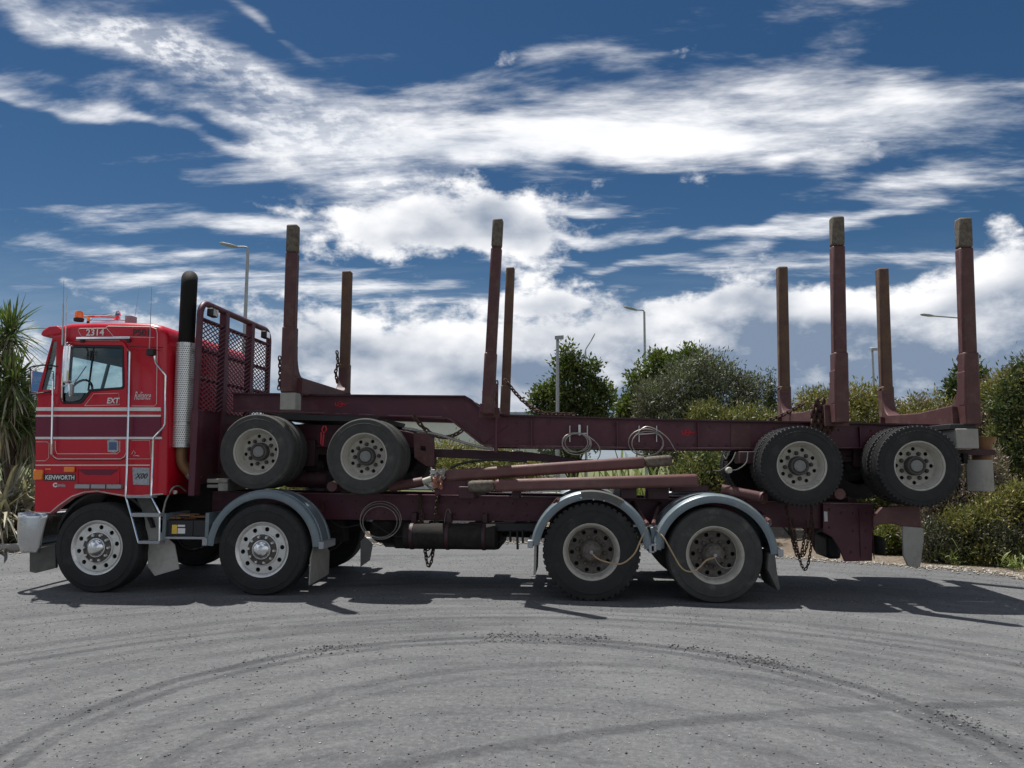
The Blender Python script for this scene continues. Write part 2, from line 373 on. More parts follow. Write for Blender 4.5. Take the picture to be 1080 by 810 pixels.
def smooth_path(pts, n=6):
    """Catmull-Rom through points"""
    P = [Vector(p) for p in pts]; P = [P[0] * 2 - P[1]] + P + [P[-1] * 2 - P[-2]]; out = []
    for i in range(1, len(P) - 2):
        for k in range(n):
            t = k / n; a, b, c, d = P[i-1], P[i], P[i+1], P[i+2]
            out.append(.5 * ((2 * b) + (c - a) * t + (2*a - 5*b + 4*c - d) * t*t + (3*b - a - 3*c + d) * t**3))
    out.append(P[-2]); return out
def PL(pts, Y): return [W(a, b, Y) for a, b in pts]
def sag(a, b, drop, n=14):
    a, b = Vector(a), Vector(b); return [a.lerp(b, i / n) - Vector((0, 0, drop * 4 * (i / n) * (1 - i / n))) for i in range(n + 1)]
def chain_mb(mb, path, L=.06, r=.008):
    pts = [Vector(p) for p in path]; d = [0]
    for i in range(1, len(pts)): d.append(d[-1] + (pts[i] - pts[i-1]).length)
    step = L * .72; k = 0; t = 0
    while t < d[-1]:
        i = max(j for j in range(len(d)) if d[j] <= t); i = min(i, len(pts) - 2)
        seg = max(d[i+1] - d[i], 1e-6); p = pts[i].lerp(pts[i+1], (t - d[i]) / seg); tan = (pts[i+1] - pts[i]).normalized()
        a = tan.orthogonal().normalized(); 
        if k % 2: a = tan.cross(a)
        hw = L * .27; hl = L * .5
        ring = []
        for q in range(10):
            an = 2 * math.pi * q / 10; cx_, sx_ = math.cos(an), math.sin(an)
            ring.append(p + tan * (hl * (abs(cx_) ** .8) * (1 if cx_ >= 0 else -1)) + a * (hw * (abs(sx_) ** .7) * (1 if sx_ >= 0 else -1)))
        mb.tube(ring, r, 5, closed=True); t += step; k += 1
    return mb
def text_mb(body, h, name='t', bold=0.0, shear=0.0, sx=1.0):
    """lettering as flat outlines: returns verts, faces in (x, z), lower left at 0"""
    cu = bpy.data.curves.new(name, 'FONT'); cu.body = body; cu.size = 1.0; cu.offset = bold; cu.shear = shear; cu.resolution_u = 3
    o = bpy.data.objects.new(name, cu); COL.objects.link(o)
    me = bpy.data.meshes.new_from_object(o.evaluated_get(bpy.context.evaluated_depsgraph_get()))
    vs_ = [(v.co.x, v.co.y) for v in me.vertices]; fs = [tuple(p.vertices) for p in me.polygons]
    bpy.data.objects.remove(o, do_unlink=True); bpy.data.curves.remove(cu); bpy.data.meshes.remove(me)
    y0 = min(y for _, y in vs_); y1 = max(y for _, y in vs_); x0 = min(x for x, _ in vs_); k = h / (y1 - y0)
    return [((x - x0) * k * sx, (y - y0) * k) for x, y in vs_], fs
def lettering(body, a, b, Y, m, parent, name='lettering', **kw):
    """text filling the pixel box a (left top) to b (right bottom) on the plane Y"""
    p, q = W(*a, Y), W(*b, Y); h = abs(p.z - q.z)
    vs_, fs = text_mb(body, h, **kw); wd = max(x for x, _ in vs_); k = (q.x - p.x) / wd
    mb = MB(); mb.add([(p.x + x * k, Y, min(p.z, q.z) + z) for x, z in vs_], fs)
    o = mb.build(name, m, parent, smooth=0)
    return o

# ------------------------------------------------------------------ wheels (outside faces -Y)
def tyre_mesh(Rt, rb, wd, lugs, lug_h):
    mb = MB(); h = wd / 2; d = Rt - rb
    side = [(rb - .012, -h * .80), (rb + .004, -h * .90), (rb + .22 * d, -h * .985), (rb + .42 * d, -h), (rb + .60 * d, -h * 1.0), (rb + .62 * d, -h * 1.03),
            (rb + .66 * d, -h * 1.03), (rb + .68 * d, -h * .99), (Rt - .040, -h * .95), (Rt - .016, -h * .92), (Rt - .004, -h * .80)]
    tread = []
    for g in (-.5, -.17, .17, .5):
        tread += [(Rt, h * g * .9 - .010), (Rt - .014, h * g * .9 - .006), (Rt - .014, h * g * .9 + .006), (Rt, h * g * .9 + .010)]
    prof = side + tread + [(r, -y) for r, y in reversed(side)]
    mb.lathe(prof, n=72, close=False)
    for sgn in ((-1, 1) if lug_h > 0 else ()):
        for k in range(lugs):
            a = 2 * math.pi * (k + (.5 if sgn > 0 else 0)) / lugs; da = math.pi / lugs * .62
            vs_ = []
            for r, (ya, yb) in ((Rt - .03, (.97, .62)), (Rt + lug_h, (.90, .62))):
                for aa in (a - da, a + da):
                    for yy in (ya, yb): vs_.append((r * math.cos(aa), sgn * h * yy, r * math.sin(aa)))
            mb.add(vs_, [(0, 1, 3, 2), (4, 6, 7, 5), (0, 4, 5, 1), (2, 3, 7, 6), (0, 2, 6, 4), (1, 5, 7, 3)])
    return mb
def nuts(mb, n, rad, y0, y1, r, ph=0.0):
    for k in range(n):
        a = 2 * math.pi * k / n + ph; c = (rad * math.cos(a), 0, rad * math.sin(a))
        mb.lathe([(0, y1), (r * .55, y1), (r * .9, y1 + .012), (r, y0)], c, n=6)
def build_wheel_protos():
    P = {}
    # steer: polished disc with ten round hand holes
    s = {}
    s['tyre'] = tyre_mesh(.497, .290, .285, 60, 0).build('tyre', 'rubber', world_origin=True)
    disc = MB(); holes = [circle(.223 * math.cos(a), .223 * math.sin(a), .0255, 12) for a in [2 * math.pi * (k + .3) / 10 for k in range(10)]]
    disc.prism([circle(0, 0, .262, 60)] + holes, -.112, -.095)
    disc.lathe([(.258, -.098), (.266, -.112), (.280, -.122), (.290, -.132), (.301, -.134), (.303, -.126), (.300, -.112), (.29, -.10)], n=64)
    disc.lathe([(.258, -.108), (.258, .12), (.27, .13)], n=48)
    disc.lathe([(.182, -.113), (.178, -.124), (.166, -.126)], n=48)
    s['rim'] = disc.build('rim', 'alloy', world_origin=True)
    hub = MB(); hub.lathe([(.0, -.200), (.03, -.198), (.068, -.188), (.090, -.168), (.096, -.15), (.104, -.149), (.108, -.118)], n=32)
    nuts(hub, 10, .141, -.115, -.162, .023)
    s['hub_cap'] = hub.build('hub_cap', 'alloy_cap', world_origin=True)
    fl_ = MB(); fl_.lathe([(.168, -.112), (.166, -.120), (.09, -.122)], n=40); s['hub_flange'] = fl_.build('hub_flange', 'rim_dirty', world_origin=True)
    bk = MB(); bk.lathe([(.0, -.06), (.2, -.06), (.256, -.04), (.256, .1), (0, .1)], n=32); s['brake_drum'] = bk.build('brake_drum', 'black', world_origin=True)
    P['steer'] = s
    for key, Rt, lug in (('drive', .512, .008), ('driveworn', .497, 0)):
        s = {}
        s['tyre'] = tyre_mesh(Rt, .290, .275, 46 if key == 'drive' else 60, lug).build('tyre', 'rubber' if key == 'drive' else 'rubber_dusty', world_origin=True)
        rim = MB(); rim.lathe([(.292, -.10), (.302, -.115), (.303, -.128), (.296, -.134), (.284, -.124), (.272, -.10), (.262, -.06), (.254, .005), (.235, .022)], n=64)
        s['rim'] = rim.build('rim', 'rim_cream', world_origin=True)
        disc = MB(); holes = [circle(.208 * math.cos(a), .208 * math.sin(a), .0235, 12) for a in [2 * math.pi * (k + .35) / 10 for k in range(10)]]
        disc.prism([circle(0, 0, .246, 60)] + holes, .010, .026)
        disc.lathe([(.120, .012), (.114, -.035), (.104, -.052), (.096, -.054), (.094, -.086), (.085, -.094), (0, -.097)], n=32)
        nuts(disc, 10, .146, .012, -.030, .021); nuts(disc, 8, .076, -.092, -.106, .010)
        disc.lathe([(.246, .016), (.246, .1)], n=40)
        s['wheel_disc'] = disc.build('wheel_disc', 'rim_dirty', world_origin=True)
        bk = MB(); bk.lathe([(.0, .10), (.24, .10), (.24, .2), (0, .2)], n=24); s['brake_drum'] = bk.build('brake_drum', 'black', world_origin=True)
        P[key] = s
    for key, rub, ph, capm in (('trail', 'rubber_dusty', .2, 'hubcap_grey'), ('trailclean', 'rubber', .9, 'hubcap_grey')):
        s = {}
        s['tyre'] = tyre_mesh(.428, .252, .245, 56, .003 if key == 'trailclean' else 0).build('tyre', rub, world_origin=True)
        rim = MB(); rim.lathe([(.252, -.085), (.262, -.100), (.263, -.112), (.256, -.117), (.246, -.108), (.236, -.085), (.226, -.04), (.214, .03), (.20, .045)], n=64)
        holes = [circle(.180 * math.cos(a), .180 * math.sin(a), .0215, 12) for a in [2 * math.pi * (k + ph) / 8 for k in range(8)]]
        rim.prism([circle(0, 0, .212, 60)] + holes, .036, .050)
        s['rim'] = rim.build('rim', 'rim_cream', world_origin=True)
        hub = MB(); hub.lathe([(.104, .038), (.102, -.030), (.094, -.046), (.080, -.048), (.070, -.040), (.068, -.02)], n=32); nuts(hub, 8, .138, .038, .0, .024, 2 * math.pi * (ph + .5) / 8)
        s['hub'] = hub.build('hub', 'hub_dusty', world_origin=True)
        cp = MB(); cp.lathe([(.066, -.02), (.064, -.046), (.056, -.054), (0, -.056)], n=28); s['hub_cap'] = cp.build('hub_cap', capm, world_origin=True)
        bk = MB(); bk.lathe([(.0, .09), (.21, .09), (.21, .2), (0, .2)], n=24); s['brake_drum'] = bk.build('brake_drum', 'black', world_origin=True)
        P[key] = s
    return P
PROTO = build_wheel_protos()
_first = set()
def place_wheel(kind, loc, parent, far=False, dual=None, spin=0.0):
    """wheel = Empty with tyre, rim, hub ... below it"""
    e = empty('wheel', loc, parent=parent)
    rz = math.pi if far else 0.0
    items = [(k, 0.0) for k in PROTO[kind]]
    if dual: items.append(('tyre', dual))
    for k, off in items:
        src = PROTO[kind][k]
        if (kind, k) not in _first: _first.add((kind, k)); o = src
        else: o = src.copy(); COL.objects.link(o)
        o.location = (0, -off if far else off, 0); o.rotation_euler = (0, spin, rz); o.parent = e; o.matrix_parent_inverse = Matrix.Identity(4)
        WT[o.name] = Vector(loc)
    return e

# ------------------------------------------------------------------ the truck
YC = 1.25
far = lambda y: 2 * YC - y
TR = empty('logging_truck', (W(430, 600, 0).x, YC, 0), 'red cab logging truck parked on the gravel yard carrying a trailer on its back', 'truck')

WX = [W(101.5, 579.7, 0).x, W(275.8, 580.5, 0).x, W(623.8, 582.5, 0).x, W(754.6, 588, 0).x]
WZ = [.495, .495, .512, .495]
for i, k in enumerate(('steer', 'steer', 'drive', 'driveworn')):
    dual = None if k == 'steer' else .325
    place_wheel(k, (WX[i], .14, WZ[i]), TR, False, dual, spin=i * .7)
    place_wheel(k, (WX[i], far(.14), WZ[i]), TR, True, dual, spin=i * 1.1)
    ax = MB(); ax.tube([(WX[i], .42, WZ[i]), (WX[i], far(.42), WZ[i])], .065, 10)
    if i > 1: ax.lathe([(0, -.2), (.13, -.17), (.19, -.05), (.19, .05), (.13, .17), (0, .2)], (WX[i], YC, WZ[i]), n=20)
    ax.build('axle', 'grime', TR)
    for yy in (.83, far(.83)):
        sp_ = MB(); 
        for q in range(5): sp_.box(WX[i] - .62 + q * .09, WX[i] + .62 - q * .09, yy - .045, yy + .045, .62 - q * .018, .634 - q * .018)
        sp_.box(WX[i] - .06, WX[i] + .06, yy - .055, yy + .055, .50, .66)
        sp_.build('leaf_spring', 'grime', TR)

# --- cab shell -----------------------------------------------------
CY = .08
front_bot = [(36.5, 541), (37.6, 470), (39.5, 414)]
slant = [(56, 354), (60.5, 345)]
roof = [(66, 341.5), (75, 340), (100, 339), (130, 339), (156, 340), (168, 342.5), (173.5, 348)]
rear = [(174.5, 356), (175, 400), (175.5, 450), (175.0, 500), (174.5, 522)]
bot = [(150, 524), (130.4, 524), (117, 521.5), (103, 519), (89.7, 520), (76, 524.6), (62.5, 534), (53.5, 542)]
out_px = front_bot + slant + roof + rear + bot
outl = PX(out_px, CY); nO = len(outl)
win_px = [(69.5, 365), (128, 366), (129.5, 367.5), (130.5, 407.5), (129, 409), (96, 411.5), (87.5, 422.5), (85, 424.5), (67, 424.5), (65.2, 421)]
cor_px = [(43.5, 411), (55, 360), (60, 359), (57.5, 411)]
win, cor = PX(win_px, CY), PX(cor_px, CY)
r_roof, r_rear = .085, .10
disp = []
for i, (x, z) in enumerate(outl):
    k0 = len(front_bot)
    if k0 + 1 <= i < k0 + len(slant) + len(roof): disp.append((0.0 if i < nO - 99 else 0, -r_roof))
    elif k0 + len(slant) + len(roof) <= i < k0 + len(slant) + len(roof) + len(rear): disp.append((-r_rear, 0.0))
    else: disp.append((0, 0))
iG = len(front_bot) + len(slant) + len(roof) - 1
disp[iG] = (-r_rear * .8, -r_roof * .8); disp[iG - 1] = (-.04, -r_roof)
def cab_mesh():
    mb = MB(); rings = []
    STEPS = [(0, 1.0)] + [(1 - math.cos(R(t)), 1 - math.sin(R(t))) for t in (18, 36, 54, 72, 90)]
    Ys = [(CY + .09 * a, b) for a, b in STEPS]
    Ys = Ys + [(far(y), b) for y, b in reversed(Ys)]
    for y, b in Ys:
        rings.append([(x + d[0] * b, y, z + d[1] * b) for (x, z), d in zip(outl, disp)])
    n = nO
    for k in range(len(rings) - 1):
        fs = []
        for i in range(n):
            j = (i + 1) % n
            if out_px[i] == (39.5, 414): 
                mid = .16 < Ys[k][0] < far(.16)
                if k == len(STEPS) - 1: continue                     # windscreen opening
            if k == len(STEPS) - 1 and i >= nO - len(bot) - 1: continue   # open underneath
            fs.append((i, j, j + n, i + n))
        mb.add(rings[k] + rings[k + 1], fs)
    for ring, yy in ((rings[0], CY), (rings[-1], far(CY))):
        lp = [(p[0], p[2]) for p in ring]
        tri = tessellate_polygon([[Vector((x, z, 0)) for x, z in L] for L in (lp, win, cor)])
        mb.add([(x, yy, z) for L in (lp, win, cor) for x, z in L], [tuple(t) for t in tri])
    return mb
cab = cab_mesh().build('cab', 'red_paint', TR, smooth=40)
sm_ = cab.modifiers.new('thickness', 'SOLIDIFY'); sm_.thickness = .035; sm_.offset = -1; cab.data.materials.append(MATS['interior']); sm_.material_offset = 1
fl = MB(); p = W(60, 470, CY); q = W(172, 470, CY)
fl.box(p.x, q.x, CY + .05, far(CY + .05), W(60, 462, CY).z, W(60, 458, CY).z); fl.build('cab_floor', 'interior', cab)
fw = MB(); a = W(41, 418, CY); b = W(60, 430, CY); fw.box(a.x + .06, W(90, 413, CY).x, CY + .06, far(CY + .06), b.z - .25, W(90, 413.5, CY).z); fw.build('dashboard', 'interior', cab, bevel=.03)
for yy in (.55, 1.6):
    st = MB(); c0 = W(112, 440, CY).x; st.box(c0 - .22, c0 + .22, yy - .22, yy + .22, 1.85, 1.98); st.box(c0 + .16, c0 + .30, yy - .22, yy + .22, 1.98, 2.34)
    st.build('seat', 'interior', cab, bevel=.04)
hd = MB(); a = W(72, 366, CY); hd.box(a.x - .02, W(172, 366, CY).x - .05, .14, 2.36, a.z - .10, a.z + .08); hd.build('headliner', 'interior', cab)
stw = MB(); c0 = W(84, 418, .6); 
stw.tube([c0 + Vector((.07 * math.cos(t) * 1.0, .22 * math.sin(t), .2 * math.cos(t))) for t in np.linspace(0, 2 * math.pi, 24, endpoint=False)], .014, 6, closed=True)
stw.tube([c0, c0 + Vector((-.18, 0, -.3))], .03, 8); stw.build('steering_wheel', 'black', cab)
# windscreen and windows
ws = MB(); a = W(39.5, 414, CY); b = W(56, 354, CY)
ws.add([(a.x + .012, .2, a.z), (b.x + .012, .2, b.z), (b.x + .012, far(.2), b.z), (a.x + .012, far(.2), a.z)], [(0, 1, 2, 3)]); ws.build('windscreen', 'glass', cab)
for y0 in (CY + .012, far(CY + .018)):
    g = MB(); g.prism([PX([(69, 364.3), (130, 365.4), (131, 409.5), (96.3, 412.2), (87.3, 425), (65, 425)], CY)], y0, y0 + .006); g.build('side_window', 'glass', cab)
    g = MB(); g.prism([PX([(42, 412.5), (54.5, 358), (61.5, 357.5), (59, 412.5)], CY)], y0, y0 + .006); g.build('corner_window', 'glass', cab)
for sgn, y0 in ((0, CY), (1, far(CY))):
    bar = MB(); bar.tube([(W(98, 366, CY).x, y0 + (.02 if sgn == 0 else -.02), W(98, 366, CY).z), (W(92, 412, CY).x, y0 + (.02 if sgn == 0 else -.02), W(92, 412, CY).z)], .012, 6)
    bar.build('window_bar', 'black', cab)
    rb_ = MB(); ring_o = PX([(68.6, 363.8), (128.6, 364.6), (130.8, 366.6), (131.6, 408), (129.6, 410.3), (96.7, 412.8), (88.3, 424), (85.5, 425.7), (66.2, 425.8), (64.2, 421.6)], CY)
    inn = PX([(70.5, 366.2), (127.6, 367), (129, 368.4), (129.6, 407), (128.4, 408.2), (95.5, 410.6), (86.6, 421.8), (84.6, 423.4), (67.5, 423.4), (66.4, 420.6)], CY)
    ya = CY - .012 if sgn == 0 else far(CY) ; rb_.prism([ring_o, inn], ya, ya + .012); rb_.build('window_seal', 'black', cab)
# door skin, proud of the shell
dr = MB(); door_px = [(67, 360.5), (128, 359.5), (131, 361), (134.5, 367), (134.2, 478), (132.5, 482), (128, 484.5), (61, 484.5), (57, 482.5), (55, 478), (55, 430), (61.5, 424)]
dr.prism([PX(door_px, CY), PX([(68.4, 363.6), (128.8, 364.4), (131.0, 366.4), (131.8, 408.2), (129.8, 410.5), (96.8, 413), (88.4, 424.2), (85.6, 425.9), (66, 426), (64, 421.7)], CY)], CY - .010, CY - .0005)
dr.build('door', 'red_paint', cab, bevel=.004)
def decal(pts, m, name, Y0=CY - .0135, th=.002, closed_w=None):
    """painted stripe or panel; closed_w: an outline of that width in pixels"""
    mb = MB()
    if closed_w is None: mb.prism([PX(pts, CY)], Y0, Y0 + th)
    else: mb.tube([Vector((W(a, b, CY).x, Y0 + .001, W(a, b, CY).z)) for a, b in pts], closed_w, 4)
    return mb.build(name, m, cab, smooth=0)
def fill_behind(): pass
sp0 = CY - .0135
decal([(38.6, 439.5), (170, 439.5), (170, 461), (38.2, 461)], 'maroon_band', 'maroon_band', sp0, .0135)
decal([(39, 429.6), (170, 429.8), (170, 433.6), (38.9, 433.4)], 'white_paint', 'stripe', sp0 - .002, .0155)
decal([(38.8, 437.6), (170, 437.6), (170, 439.6), (38.8, 439.6)], 'white_paint', 'stripe', sp0 - .002, .0155)
decal([(38.2, 460.8), (171, 460.8), (171, 463.2), (38.2, 463.2)], 'white_paint', 'stripe', sp0 - .002, .0155)
decal([(37.6, 490), (158, 490), (158, 491.2), (37.6, 491.2)], 'pinstripe', 'pinstripe', CY - .003, .003)
PW = .0042
decal([(57.5, 426), (55.6, 436), (55.6, 478), (57.5, 482), (61, 484), (128, 484), (132, 481.5), (133.8, 477), (133.8, 464)], 'pinstripe', 'pinstripe', closed_w=PW * 1.3)
decal([(59, 465), (59, 474), (61, 478.6), (124, 478.6), (127, 476), (127, 465)], 'pinstripe', 'pinstripe', closed_w=PW)
decal([(90, 428), (99.5, 415.5), (126, 414.8), (126.8, 427), (90, 428)], 'pinstripe', 'pinstripe', closed_w=PW * .8)
decal([(84, 346.5), (82.5, 349), (86, 355), (104, 355.6)], 'pinstripe', 'pinstripe', CY - .004, closed_w=PW * .8)
decal([(84, 346.5), (112, 346.2)], 'pinstripe', 'pinstripe', CY - .004, closed_w=PW * .8)
decal([(112, 345.5), (120, 355), (163, 356)], 'pinstripe', 'pinstripe', CY - .004, closed_w=PW * .8)
decal([(112, 345.5), (114, 344), (160, 344.8), (165, 347), (166, 352), (165.2, 426), (163, 428.3), (139, 428.3)], 'pinstripe', 'pinstripe', CY - .004, closed_w=PW)
decal([(80, 359), (126, 359), (132.5, 364), (136, 372), (136, 428)], 'pinstripe', 'pinstripe', CY - .004, closed_w=PW * .8)
decal([(38.5, 466), (50, 466), (52, 468), (51.5, 483), (48, 486), (38, 486)], 'pinstripe', 'pinstripe', CY - .004, closed_w=PW * .8)
decal([(139, 464.5), (158, 464.5), (159, 484), (136, 484)], 'pinstripe', 'pinstripe', CY - .004, closed_w=PW * .8)
decal([(37, 540.6), (53, 540.8), (62, 533), (75.5, 523.6), (89.5, 518.8), (103, 517.8), (117, 520.4), (130, 522.6), (150, 522.8), (172, 521)], 'pinstripe', 'arch_trim', CY - .004, closed_w=.007)
lettering('2314', (91, 347), (109.6, 354), CY - .006, 'white_paint', cab, bold=.02)
lettering('P501', (140.5, 347), (157, 354), CY - .006, 'decal_black', cab, bold=.02)
lettering('KENWORTH', (48, 501), (78.3, 506), CY - .008, 'white_paint', cab, name='lettering', bold=.03)
decal([(46.5, 500), (79.6, 500), (79.6, 507), (46.5, 507)], 'decal_black', 'name_plate', CY - .005, .005)
lettering('C', (55.8, 509), (60, 514), CY - .006, 'white_paint', cab, name='engine_badge', bold=.08)
lettering('ummins', (60.6, 510), (69, 513.6), CY - .006, 'decal_grey', cab, name='engine_badge', bold=.04)
lettering('Reliance', (142, 413), (159, 421.5), CY - .006, 'white_paint', cab, name='script_lettering', shear=.4)
lettering('EXT', (113, 419.5), (126, 425.5), CY - .015, 'white_paint', cab, name='badge_lettering', bold=.03, shear=.15)
decal([(114, 464.5), (120, 463.2), (125.6, 465), (125.8, 475.5), (122, 477.5), (114.5, 476.5)], 'decal_grey', 'door_badge', sp0 - .003, .004)
decal([(116, 466.4), (124, 466.4), (124, 474.5), (116, 474.5)], 'decal_blue', 'door_badge', sp0 - .005, .003)
decal([(140, 493), (158, 493.5), (157.5, 511.5), (140.6, 511)], 'decal_grey', 'side_decal', CY - .006, .006)
lettering('X00', (142.5, 499), (155.5, 505), CY - .009, 'decal_black', cab, name='decal_lettering', bold=.02, shear=.3)
decal([(139, 479), (141, 475), (143, 478), (140.5, 481), (144, 480.5), (147, 481)], 'pinstripe', 'scroll_mark', CY - .004, closed_w=PW)
# seams, handle, hinges
for pts in ([(134.9, 366), (134.7, 479), (132.8, 483), (128, 485.4), (61, 485.4), (56.6, 483.2), (54.3, 478), (54.4, 430)], [(137, 365.5), (172, 366.5)], [(137.2, 366), (136, 500)]):
    decal(pts, 'decal_black', 'panel_seam', CY - .0015, closed_w=.0035)
rvt = None
for k_ in range(16):
    a = W(141 + k_ * 1.9, 369.5, CY)
    if rvt is None: m_ = MB(); m_.lathe([(0, -.006), (.006, -.005), (.008, 0)], (a.x, CY - .0005, a.z), n=8); rvt = m_.build('rivet', 'red_paint', cab)
    else: copy_mesh(rvt, (a.x, rvt.location.y, a.z), cab)
# foot pocket and tread plate
pk = MB(); pk.prism([PX([(81, 493.5), (126.5, 493.5), (126.5, 511.5), (81, 511.5)], CY), PX([(82.5, 495.2), (125, 495.2), (125, 510.5), (82.5, 510.5)], CY)], CY - .010, CY - .0005); pk.build('step_pocket', 'red_paint', cab, bevel=.003)
pk = MB(); pk.prism([PX([(83, 495.6), (124.5, 495.6), (117, 501), (90, 500.6)], CY)], CY - .006, CY - .001); pk.build('step_recess', 'maroon_band', cab)
tp = MB(); tp.pbox((78.5, 510.8), (127.5, 515.6), CY - .06, CY - .002); tp.build('step_tread', 'galv', cab, bevel=.006)
for x_ in (94.5, 111): 
    tp = MB(); tp.pbox((x_, 510.6), (x_ + .8, 515.8), CY - .063, CY - .061); tp.build('tread_joint', 'black', cab)
# lamps on the cab
al = MB(); al.pbox((35, 495.2), (43.8, 506), CY - .03, CY + .08); al.build('corner_lamp', 'amber', cab, bevel=.012)
al = MB(); al.pbox((67.2, 492.2), (77.6, 498), CY - .03, CY - .001); al.build('side_indicator', 'amber', cab, bevel=.008)
al = MB(); al.pbox((47.5, 494), (53.5, 495.6), CY - .008, CY - .001); al.build('side_marker', 'amber', cab, bevel=.003)
# visor, drip rail, roof gear
vz = MB(); prof = PX([(43, 353), (45.5, 348.5), (51, 344.6), (61.5, 343.6), (66, 347.5), (65.5, 352.6), (60, 353.6), (46, 354.8)], CY)
vz.prism([prof], CY - .015, far(CY - .015)); vz.build('sun_visor', 'red_paint', cab, bevel=.02, seg=3)
dg = MB(); dg.pbox((80, 355.2), (136.5, 357.3), CY - .045, CY); dg.build('drip_rail', 'chrome', cab, bevel=.006)
for x_ in (84.5, 133):
    dg = MB(); dg.pbox((x_, 357.2), (x_ + 3.4, 361), CY - .03, CY); dg.build('drip_bracket', 'black', cab, bevel=.004)
bc = MB(); c0 = W(83, 339, .5); bc.lathe([(.055, -.02), (.06, .01), (.055, .02)], (c0.x, .5, c0.z + .02), 'Z', 20); bc.build('beacon_base', 'black', cab)
bc = MB(); bc.lathe([(.052, .0), (.050, .07), (.04, .095), (0, .10)], (c0.x, .5, c0.z + .03), 'Z', 20); bc.build('roof_beacon', 'amber', cab)
hn = MB(); a = W(86, 338, .62); hn.lathe([(.0, -.02), (.02, 0), (.022, .3), (.035, .4), (.062, .47)], (a.x, .62, a.z + .055), 'X', 18); hn.box(a.x + .08, a.x + .12, .60, .64, a.z - .08, a.z + .04); hn.build('air_horn', 'chrome', cab)
hn = MB(); a = W(98, 337.2, .8); b = W(134, 337.4, .8); hn.tube([a, b], .009, 6); hn.pbox((132, 333), (138.5, 341), .74, .86); hn.build('roof_light_bar', 'galv', cab)
for (x0, y0, x1, y1, rr, yy) in ((67.2, 296, 66.4, 363, .006, .05), (70.8, 308, 68.6, 366, .008, .05), (160, 303, 157.5, 368, .006, .04), (147.5, 300, 142, 336, .0025, .5), (66.4, 320, 65.8, 364, .010, .055)):
    an = MB(); an.tube([W(x1, y1, yy), W(x0, y0, yy)], rr, 6, taper=rr * .45); an.build('aerial', 'galv' if rr < .007 else 'brushed', cab)
an = MB(); an.pbox((154.2, 367.5), (161, 374.5), .01, CY); an.build('aerial_mount', 'black', cab, bevel=.008)
# front face: grille, headlamps, screen divider
gx = W(37.2, 480, CY).x; gz0, gz1 = W(37, 528, CY).z, W(38, 452, CY).z
gq = MB(); gq.box(gx - .025, gx + .02, .70, far(.70), gz0, gz1); gq.build('grille_frame', 'chrome', cab, bevel=.012)
for k_ in range(13):
    z_ = gz0 + .04 + (gz1 - gz0 - .08) * k_ / 12; gq = MB(); gq.box(gx - .034, gx - .026, .74, far(.74), z_ - .012, z_ + .012); gq.build('grille_bar', 'black', cab)
for yy in (.30, .50, far(.30), far(.50)):
    gq = MB(); gq.box(gx - .028, gx + .01, yy - .085, yy + .085, gz0 + .02, gz0 + .18); gq.build('headlamp', 'chrome', cab, bevel=.015)
wa, wb = W(39.5, 414, CY), W(56, 354, CY); gq = MB(); gq.tube([(wa.x, YC, wa.z), (wb.x, YC, wb.z)], .022, 8); gq.build('screen_divider', 'black', cab)
for yy in (.62, 1.75):
    gq = MB(); gq.tube([(wa.x - .02, yy, wa.z + .02), (wa.x + (wb.x - wa.x) * .6 - .02, yy + .22, wa.z + (wb.z - wa.z) * .6)], .007, 6); gq.build('wiper', 'black', cab)
# mirrors
mr = MB(); a, b = W(70.6, 364, -.12), W(75.2, 404, -.12); mr.box(a.x, b.x - .01, -.17, -.09, b.z, a.z); mr.build('door_mirror', 'chrome', cab, bevel=.02, seg=3)
mr = MB(); mr.tube(smooth_path([W(66.5, 425, CY), W(65.5, 418, -.08), W(66, 400, -.12), W(67.6, 372, -.12), W(69.5, 363, -.1), W(74, 361.5, .0), W(77, 362, CY)], 5), .010, 7)
mr.tube(PL([(66.5, 408), (80, 400.5)], -.1), .007, 6); mr.tube(PL([(72, 404), (73.6, 418)], -.1), .007, 6); mr.build('mirror_arm', 'chrome', cab)
mr = MB(); a, b = W(74.4, 405, -.14), W(77.4, 417.5, -.14); mr.box(a.x, b.x - .01, -.16, -.11, b.z, a.z); mr.build('spot_mirror', 'galv', cab, bevel=.012)
fm = MB(); fm.tube(smooth_path([W(60, 386.5, CY), W(48, 385, .0), W(33, 387, -.02), W(31.5, 389, .1), W(36, 392, .3), W(46, 393.5, .3)], 5), .009, 6)
fm.tube(smooth_path([W(54, 413, CY), W(45, 414.5, .02), W(34, 415.5, .0), W(32, 414.6, .12), W(38, 414, .3)], 5), .009, 6); fm.tube([W(32, 388, .05), W(32.4, 415, .05)], .006, 6); fm.build('front_mirror_frame', 'black', cab)
fm = MB(); fm.box(W(33, 400, .1).x, W(33, 400, .1).x + .02, .08, .32, W(34, 413, .1).z, W(34, 391, .1).z); fm.build('front_mirror', 'chrome', cab, bevel=.006)
